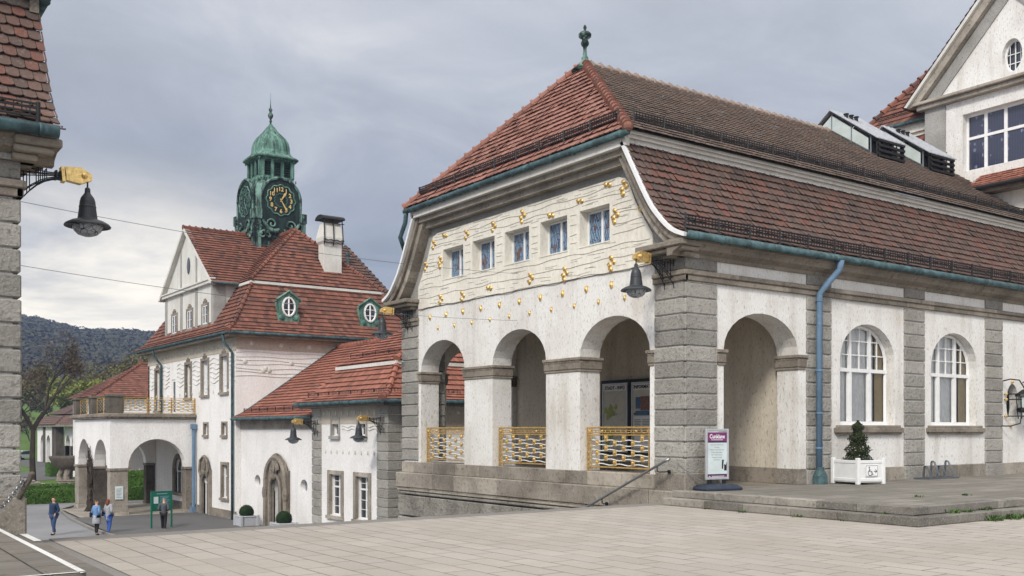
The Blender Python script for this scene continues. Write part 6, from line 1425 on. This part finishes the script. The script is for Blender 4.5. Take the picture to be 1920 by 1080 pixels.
# fountain
fc = (18.3, 88.9, ZS+.03); t = thing('fountain', 'weathered stone fountain with a wide bowl on stout legs', 'fountain', fc); b = MB(); b.lathe([(1.3, 0), (1.3, .15), (1.1, .2), (1.1, .7), (1.2, .75), (1.2, .85)], fc, 24); b.build('base', 'sand', t)
b = MB(); b.lathe([(.3, 1.55), (.7, 1.65), (1.3, 1.95), (1.6, 2.35), (1.72, 2.62), (1.75, 2.78), (1.62, 2.78), (1.5, 2.5)], fc, 32); b.build('bowl', 'darkstone', t, smooth=True)
for k in range(5): a = k*2*PI/5+.3; b = MB(); b.tube([(fc[0]+.85*math.cos(a), fc[1]+.85*math.sin(a), fc[2]+.8), (fc[0]+.95*math.cos(a), fc[1]+.95*math.sin(a), fc[2]+1.2), (fc[0]+.6*math.cos(a), fc[1]+.6*math.sin(a), fc[2]+1.75)], [.28, .2, .26], 8); b.build('leg', 'sand', t)
b = MB(); b.lathe([(3.6, 0), (3.6, .15), (3.2, .15), (3.2, .3), (2.8, .3), (2.8, .45), (2.4, .45), (2.4, .6), (2.0, .6)], (14.2, 97.5, ZS+.03), 32); tag(b.build('round_steps', 'sandl'), 'low round stone steps on the gravel left of the fountain', 'steps')
b = MB(); b.box(6, 17.3, 86, 86.4, ZS, ZS+.3); o = b.build('path_edge', 'sandl'); o['kind'] = 'structure'
# red roofed hall behind the portico and the arcaded pavilion
t = thing('garden_hall', 'white hall with a large red hipped roof behind the balcony railing', 'building', (23, 100, ZS)); b = MB()
wall(b, Fy(100.6), 23.2, 44, -5, 3.0, [(24+2.1*i, 25.5+2.1*i, -4.9, -2.4, .8) for i in range(9)], .6); wall(b, Fx(23.2), 100.6, 112, -5, 3.0, [(102+2.4*i, 103.6+2.4*i, -4.9, -2.4, .8) for i in range(4)], .6); b.box(26, 43, 104, 111, -5, 2.9); b.build('wall', 'plaster_far', t)
b = MB()
for i in range(5): b.box(25.55+2.1*i*2, 26.05+2.1*i*2, 100.4, 100.75, -5, -1.2)
b.build('pilaster', 'sand', t)
for ax in (0, 1):
    b = MB(); sf = plane_surf((22.5, 0, 3.2), (0, 1, 0), (6, 0, 3.6)) if ax == 0 else plane_surf((0, 100, 3.2), (1, 0, 0), (0, 6, 3.6)); L = math.hypot(6, 3.6); tiles(b, sf, L, (lambda q: (100+6*q/L, 112-6*q/L)) if ax == 0 else (lambda q: (22.5+6*q/L, 45)), .35, .4, .035, ST, 50+ax)
    if ax: b.quad((22.5, 100, 3.17), (45, 100, 3.17), (45, 106, 6.77), (28.5, 106, 6.77)); hips(b, (22.5, 100, 3.25), (28.5, 106, 6.85), .16, .5); hips(b, (28.5, 106, 6.85), (45, 106, 6.85), .16, .5); b.ball((28.5, 106, 7.15), (.12, .12, .35), 8, 6)
    else: b.quad((22.5, 100, 3.17), (22.5, 112, 3.17), (28.5, 106, 6.77))
    b.build('roof', 'tile_red', t)
SH = lambda p: (p[0], p[1]-8, p[2])
t = thing('arcaded_pavilion', 'distant white arcaded pavilion with a dark red stepped roof', 'building', (31, 146, ZS)); b = MB(SH)
wall(b, Fx(31), 146, 163, -5, .5, [(147.2+4.1*i, 150.2+4.1*i, -5, -2.2, 1.4) for i in range(4)], .8); wall(b, Fx(30), 164, 178, -5, .5, [(168, 171, -5, -2.2, 1.4), (172.5, 175.5, -5, -2.2, 1.4)], .8); wall(b, Fy(164), 30, 31, -5, .5, [], .5); wall(b, Fy(146), 31, 42, -5, .5, [(33, 36, -5, -2, 1.4)], .6); b.box(34.5, 42, 147, 177, -5, .5); b.build('wall', 'plaster_far', t)
for y in (163.2, 164.9, 171.6): b = MB(SH); b.box(29.8, 30.9, y, y+1.0, -5, .45); b.build('pilaster', 'darkstone', t)
for i in range(4): b = MB(SH); b.box(30.9, 31.9, 150.3+4.1*i-.1, 151.3+4.1*i, -5, -2.3); b.build('pier', 'darkstone', t)
b = MB(SH); b.box(29.4, 43, 145.3, 178.6, .45, .75); b.build('eave', 'sand', t)
for (x0_, x1_, ya, yb, z0_, z1_, r_) in ((30, 42, 145.5, 164, .75, 3.6, 4.6), (29.3, 42, 161, 178.6, .75, 2.1, 1.6), (31, 40.5, 163, 176.6, 2.3, 4.6, 4.6)):
    b = MB(SH); q = r_; sf = plane_surf((x0_, 0, z0_), (0, 1, 0), (q, 0, z1_-z0_)); L = math.hypot(q, z1_-z0_); tiles(b, sf, L, lambda v: (ya+q*v/L, yb-q*v/L), .5, .5, .04, ST, 60)
    A1, B1, C1, D1 = (x0_, ya, z0_), (x1_, ya, z0_), (x1_, yb, z0_), (x0_, yb, z0_); a1, b1, c1, d1 = (x0_+q, ya+q, z1_), (x1_-q, ya+q, z1_), (x1_-q, yb-q, z1_), (x0_+q, yb-q, z1_)
    for f in ((A1, B1, b1, a1), (B1, C1, c1, b1), (C1, D1, d1, c1), (D1, A1, a1, d1), (a1, b1, c1, d1)): b.quad(*f)
    b.build('roof', 'tile_old', t)
# parked car
cx, cy = at(40, 163)[:2]; t = thing('parked_car', 'silver car parked on the road beyond the left corner', 'car', (cx, cy, ZS+.07)); X = local((cx, cy, ZS+.08), CAMH+math.radians(-12)); b = MB(X)
b.prism([(-2.1, .35), (-2.15, .75), (-1.2, .9), (1.7, .9), (2.1, .8), (2.15, .35)], lambda p, q, a: (a, p, q), -.87, .87); body = b.build('body', 'carpaint', t)
b = MB(X); b.prism([(-1.25, .9), (-.5, 1.42), (.95, 1.45), (1.6, .92)], lambda p, q, a: (a, p, q), -.74, .74); b.build('windows', 'glassdark', body); b = MB(X); b.prism([(-.5, 1.42), (-.45, 1.47), (.9, 1.5), (.97, 1.44)], lambda p, q, a: (a, p, q), -.7, .7); b.build('car_roof', 'carpaint', t)
for x in (-.8, .8):
    for y in (-1.35, 1.35): b = MB(X); b.tube([(x-.12, y, .33), (x+.12, y, .33)], .33, 16); b.build('wheel', 'tyre', t)
    b = MB(X); b.box(x*.8-.17, x*.8+.17, -2.19, -2.1, .6, .74); b.build('headlight', 'posterwhite', t)
# ------------------------------------------------------------------ hill, woodland and trees
def hillz(d, t_):
    k = [(150, -5.2), (200, -4.0), (260, 2), (400, 16), (600, 52), (800, 80), (900, 86), (1050, 80), (1400, 30)]
    sc_ = 1.0-.55*(t_+.50) if t_ > -.5 else 1+.1*(-.5-t_)
    for (a, za), (b_, zb) in zip(k, k[1:]):
        if d <= b_: f = (d-a)/(b_-a); f = f*f*(3-2*f) if False else f; z = za+(zb-za)*f; break
    else: z = k[-1][1]
    return z*max(.3, sc_)*(1+.05*math.sin(t_*23+1)+.02*math.sin(t_*61)) if z > 5 else z
b = MB(); ds = [150, 175, 200, 230, 260, 300, 350, 400, 450, 500, 550, 600, 660, 720, 800, 860, 920, 1000, 1100, 1250, 1400]; ts = [-.85+.03*i for i in range(50)]
for d in ds:
    for t_ in ts: b.v.append((d*(CX+CY*t_), d*(CY-CX*t_), hillz(d, t_)))
for i in range(len(ds)-1):
    for j in range(len(ts)-1): a = i*len(ts)+j; b.f.append((a, a+1, a+len(ts)+1, a+len(ts)))
o = b.build('hill', 'grass', smooth=True); o['kind'] = 'structure'
b = MB(); rd = random.Random(21)
for i in range(5200):
    d = 330+620*rd.random()**.8; t_ = rd.uniform(-.56, -.28); x, y, z = d*(CX+CY*t_), d*(CY-CX*t_), hillz(d, t_); h = rd.uniform(5, 9.5) * (1.0 if d < 800 else .9); r = h*rd.uniform(.35, .55)
    n = 34; vs = []
    for k in range(n):
        v = Vector((rd.gauss(0, 1), rd.gauss(0, 1), rd.gauss(0, .9))).normalized(); p = Vector((x+v.x*r, y+v.y*r, z+h*.62+v.z*h*.42)); s_ = r*rd.uniform(.16, .42)
        u = v.orthogonal().normalized(); u.rotate(Matrix.Rotation(rd.uniform(0, 6), 3, v)); w_ = v.cross(u); vs += [p-u*s_, p-w_*s_*.8+v*s_*.2, p+u*s_, p+w_*s_*.8-v*s_*.2]
    b.add(vs, [tuple(range(4*k, 4*k+4)) for k in range(n)]) 
o = b.build('woodland', 'forest'); o['kind'] = 'stuff'; o['label'] = 'distant mixed woodland covering the hillside'; o['category'] = 'woodland'
def tree(label, px, d, h, rad, leaf, nleaf, lsize, seed, z=None, bare=0, name='tree', group='trees in the park below the hill', trunkh=.22, levels=5, lean=0):
    cw = 1.15; rd = random.Random(seed); x, y, _ = at(px, d); z = ZS if z is None else z; t = thing(name, label, 'tree', (x, y, z), group); b = MB(); tw = MB(); tips = []
    def grow(p, dirv, L, r, lv):
        q = p+dirv*L; m = (p+q)/2+Vector((rd.uniform(-1, 1), rd.uniform(-1, 1), rd.uniform(-.5, .5)))*L*.08
        (b if lv > 1 else tw).tube([p, m, q], [r, r*.85, r*.68], 5 if lv > 2 else 3, False)
        if lv <= 2: tips.append((q, dirv)); tips.append((m, dirv))
        if lv == 0: return
        for k in range(rd.choice((2, 3, 3)) if lv > 1 else 3):
            ax = Vector((rd.gauss(0, 1), rd.gauss(0, 1), rd.gauss(0, .35))).normalized()
            nd = (dirv+ax*rd.uniform(.45, .95)+Vector((0, 0, .14))).normalized(); nd.x *= cw; nd.y *= cw; nd.normalize(); grow(q, nd, L*rd.uniform(.66, .86), r*rd.uniform(.5, .68), lv-1)
    p = Vector((x, y, z-.2)); grow(p, Vector((lean, 0, 1)).normalized(), h*trunkh, h*.022+.05, levels)
    mz = max(q.z for q, _ in tips)-z; ds_ = sorted(math.hypot(q.x-x, q.y-y) for q, _ in tips); mr = ds_[int(len(ds_)*.9)]; kz, kr = h*.97/mz, rad/mr
    sc_ = lambda v: (x+(v[0]-x)*kr, y+(v[1]-y)*kr, z+(v[2]-z)*kz)
    b.v = [sc_(v) for v in b.v]; tw.v = [sc_(v) for v in tw.v]; tips = [(Vector(sc_(q)), e_) for q, e_ in tips]
    b.build('trunk', 'bark', t); o = tw.build('twig', 'bark', t); o['kind'] = 'stuff'; lf = MB()
    for _ in range(nleaf):
        q, dv = rd.choice(tips); c = q+Vector((rd.gauss(0, 1), rd.gauss(0, 1), rd.gauss(0, 1)))*h*.022; n = Vector((rd.gauss(0, 1), rd.gauss(0, 1), rd.gauss(0, 1))).normalized(); u = n.orthogonal(); v = n.cross(u); s_ = lsize*rd.uniform(.5, 1.2)
        lf.quad(c-u*s_, c-v*s_*.6, c+u*s_, c+v*s_*.6)
    lf.build('crown', leaf, t); return t
tree('large almost bare brown tree rising beside the left stone corner', 62, 95, 15.6, 4.9, 'budleaf', 3600, .075, 4, levels=7, trunkh=.2)
tree('bushy brown budding tree behind the arcaded pavilion', 208, 150, 16.8, 4.6, 'olive', 6000, .15, 8, levels=6)
tree('wide budding tree rising behind the red roofed hall', 258, 160, 18.6, 5.4, 'olive', 7000, .15, 15, levels=6)
tree('low yellow green tree with fresh leaves at the foot of the hill', 172, 138, 12.0, 4.4, 'springleaf', 7000, .17, 23, levels=5)
tree('pale green tree between the arcaded pavilion and the balcony', 140, 190, 15.5, 5, 'springleaf', 5500, .2, 31, levels=5)
tree('dull olive tree behind the big bare tree', 108, 200, 18.5, 6, 'olive', 6500, .22, 37, levels=5)
tree('slender bare tree on the lawn left of the arcaded pavilion', 56, 215, 9, 2.2, 'budleaf', 1200, .12, 41, levels=5)
tree('brown tree with dark crown at the foot of the hill on the left', 36, 230, 19, 7, 'budleaf', 7000, .22, 43, levels=5)
tree('yellowish tree above the arcaded pavilion roof', 190, 230, 19.5, 6, 'springleaf', 5500, .24, 47, levels=5)
tree('grey brown tree in front of the hillside houses', 236, 240, 21.5, 7, 'budleaf', 7000, .24, 53, levels=5)
for i, (px, d, zc_, w, lab) in enumerate(((90, 545, 44, 5, 'small white house high on the wooded hillside'), (160, 480, 28, 7, 'white house beside the yellow green tree on the slope'), (134, 470, 26.5, 5, 'pale small house left of the white houses on the slope'), (212, 440, 24, 9, 'long grey building half hidden by budding trees'))):
    x, y, _ = at(px, d); t = thing('hillside_house', lab, 'house', (x, y, zc_-8), 'houses on the wooded hillside'); X = local((x, y, zc_), CAMH+math.radians(12*i)); b = MB(X)
    b.box(-w/2, w/2, -3, 3, -8, 2.4); b.prism([(-3, 2.4), (3, 2.4), (0, 4.4)], lambda p, q, a: (a, p, q), -w/2, w/2); b.build('wall', 'plaster_far', t)
    b = MB(X); b.prism([(-3.5, 2.1), (0, 4.45), (3.5, 2.1), (3.5, 2.4), (0, 4.8), (-3.5, 2.4)], lambda p, q, a: (a, p, q), -w/2-.5, w/2+.5); b.build('roof', 'tile_old', t)
    for k in range(3): b = MB(X); b.box(-w/2+w*(k+.3)/3, -w/2+w*(k+.7)/3, -3.05, -2.95, .4, 1.6); b.build('window', 'glassdark', t)
# weeds at the terrace step
b = MB(); rd = random.Random(77)
for (x, y, z, r, n) in [(15.98, 15.0, ZP, .09, 30), (15.98, 14.0, ZP, .12, 45), (16.0, 12.6, ZP, .14, 60), (16.0, 11.6, ZP, .08, 30), (16.28, 10.9, ZT-.15, .08, 24), (17.5, 10.3, ZT-.15, .16, 70), (18.4, 10.0, ZP, .22, 120), (19.0, 10.0, ZP, .25, 160), (19.6, 10.0, ZP, .2, 100), (18.7, 10.3, ZT-.15, .14, 60), (17.9, 10.25, ZT-.15, .12, 60), (20.2, 11.6, ZT, .1, 30), (18.9, 11.9, ZT, .12, 30), (1.6, 12.5, ZT, .10, 24)]:
    for _ in range(n):
        a = rd.uniform(0, 6.3); l = r*rd.uniform(.2, .65); p = Vector((x+rd.gauss(0, r*.6), y+rd.gauss(0, r*.4), z)); q = p+Vector((math.cos(a)*l*.5, math.sin(a)*l*.5, l*rd.uniform(.2, .9))); s_ = Vector((-math.sin(a), math.cos(a), 0))*.008
        b.quad(p-s_, p+s_, q+s_*1.6, q-s_*1.6)
o = b.build('weeds', 'weed'); o['kind'] = 'stuff'; o['label'] = 'small green weeds growing in the joints of the terrace steps'; o['category'] = 'weeds'
# ------------------------------------------------------------------ haze between the garden and the hill
hz = MB(); hz.box(-900, 1450, -120, 1450, -7, 108); o = hz.build('haze', 'white'); o['kind'] = 'stuff'; o.data.materials.clear()
hm = bpy.data.materials.new('haze'); hm.use_nodes = True; hn = hm.node_tree; hn.nodes.clear(); pv = hn.nodes.new('ShaderNodeVolumePrincipled'); pv.inputs['Color'].default_value = (.50, .66, 1.0, 1); pv.inputs['Density'].default_value = .00026
pv.inputs['Anisotropy'].default_value = 0.0; ho = hn.nodes.new('ShaderNodeOutputMaterial'); hn.links.new(pv.outputs[0], ho.inputs['Volume']); o.data.materials.append(hm)
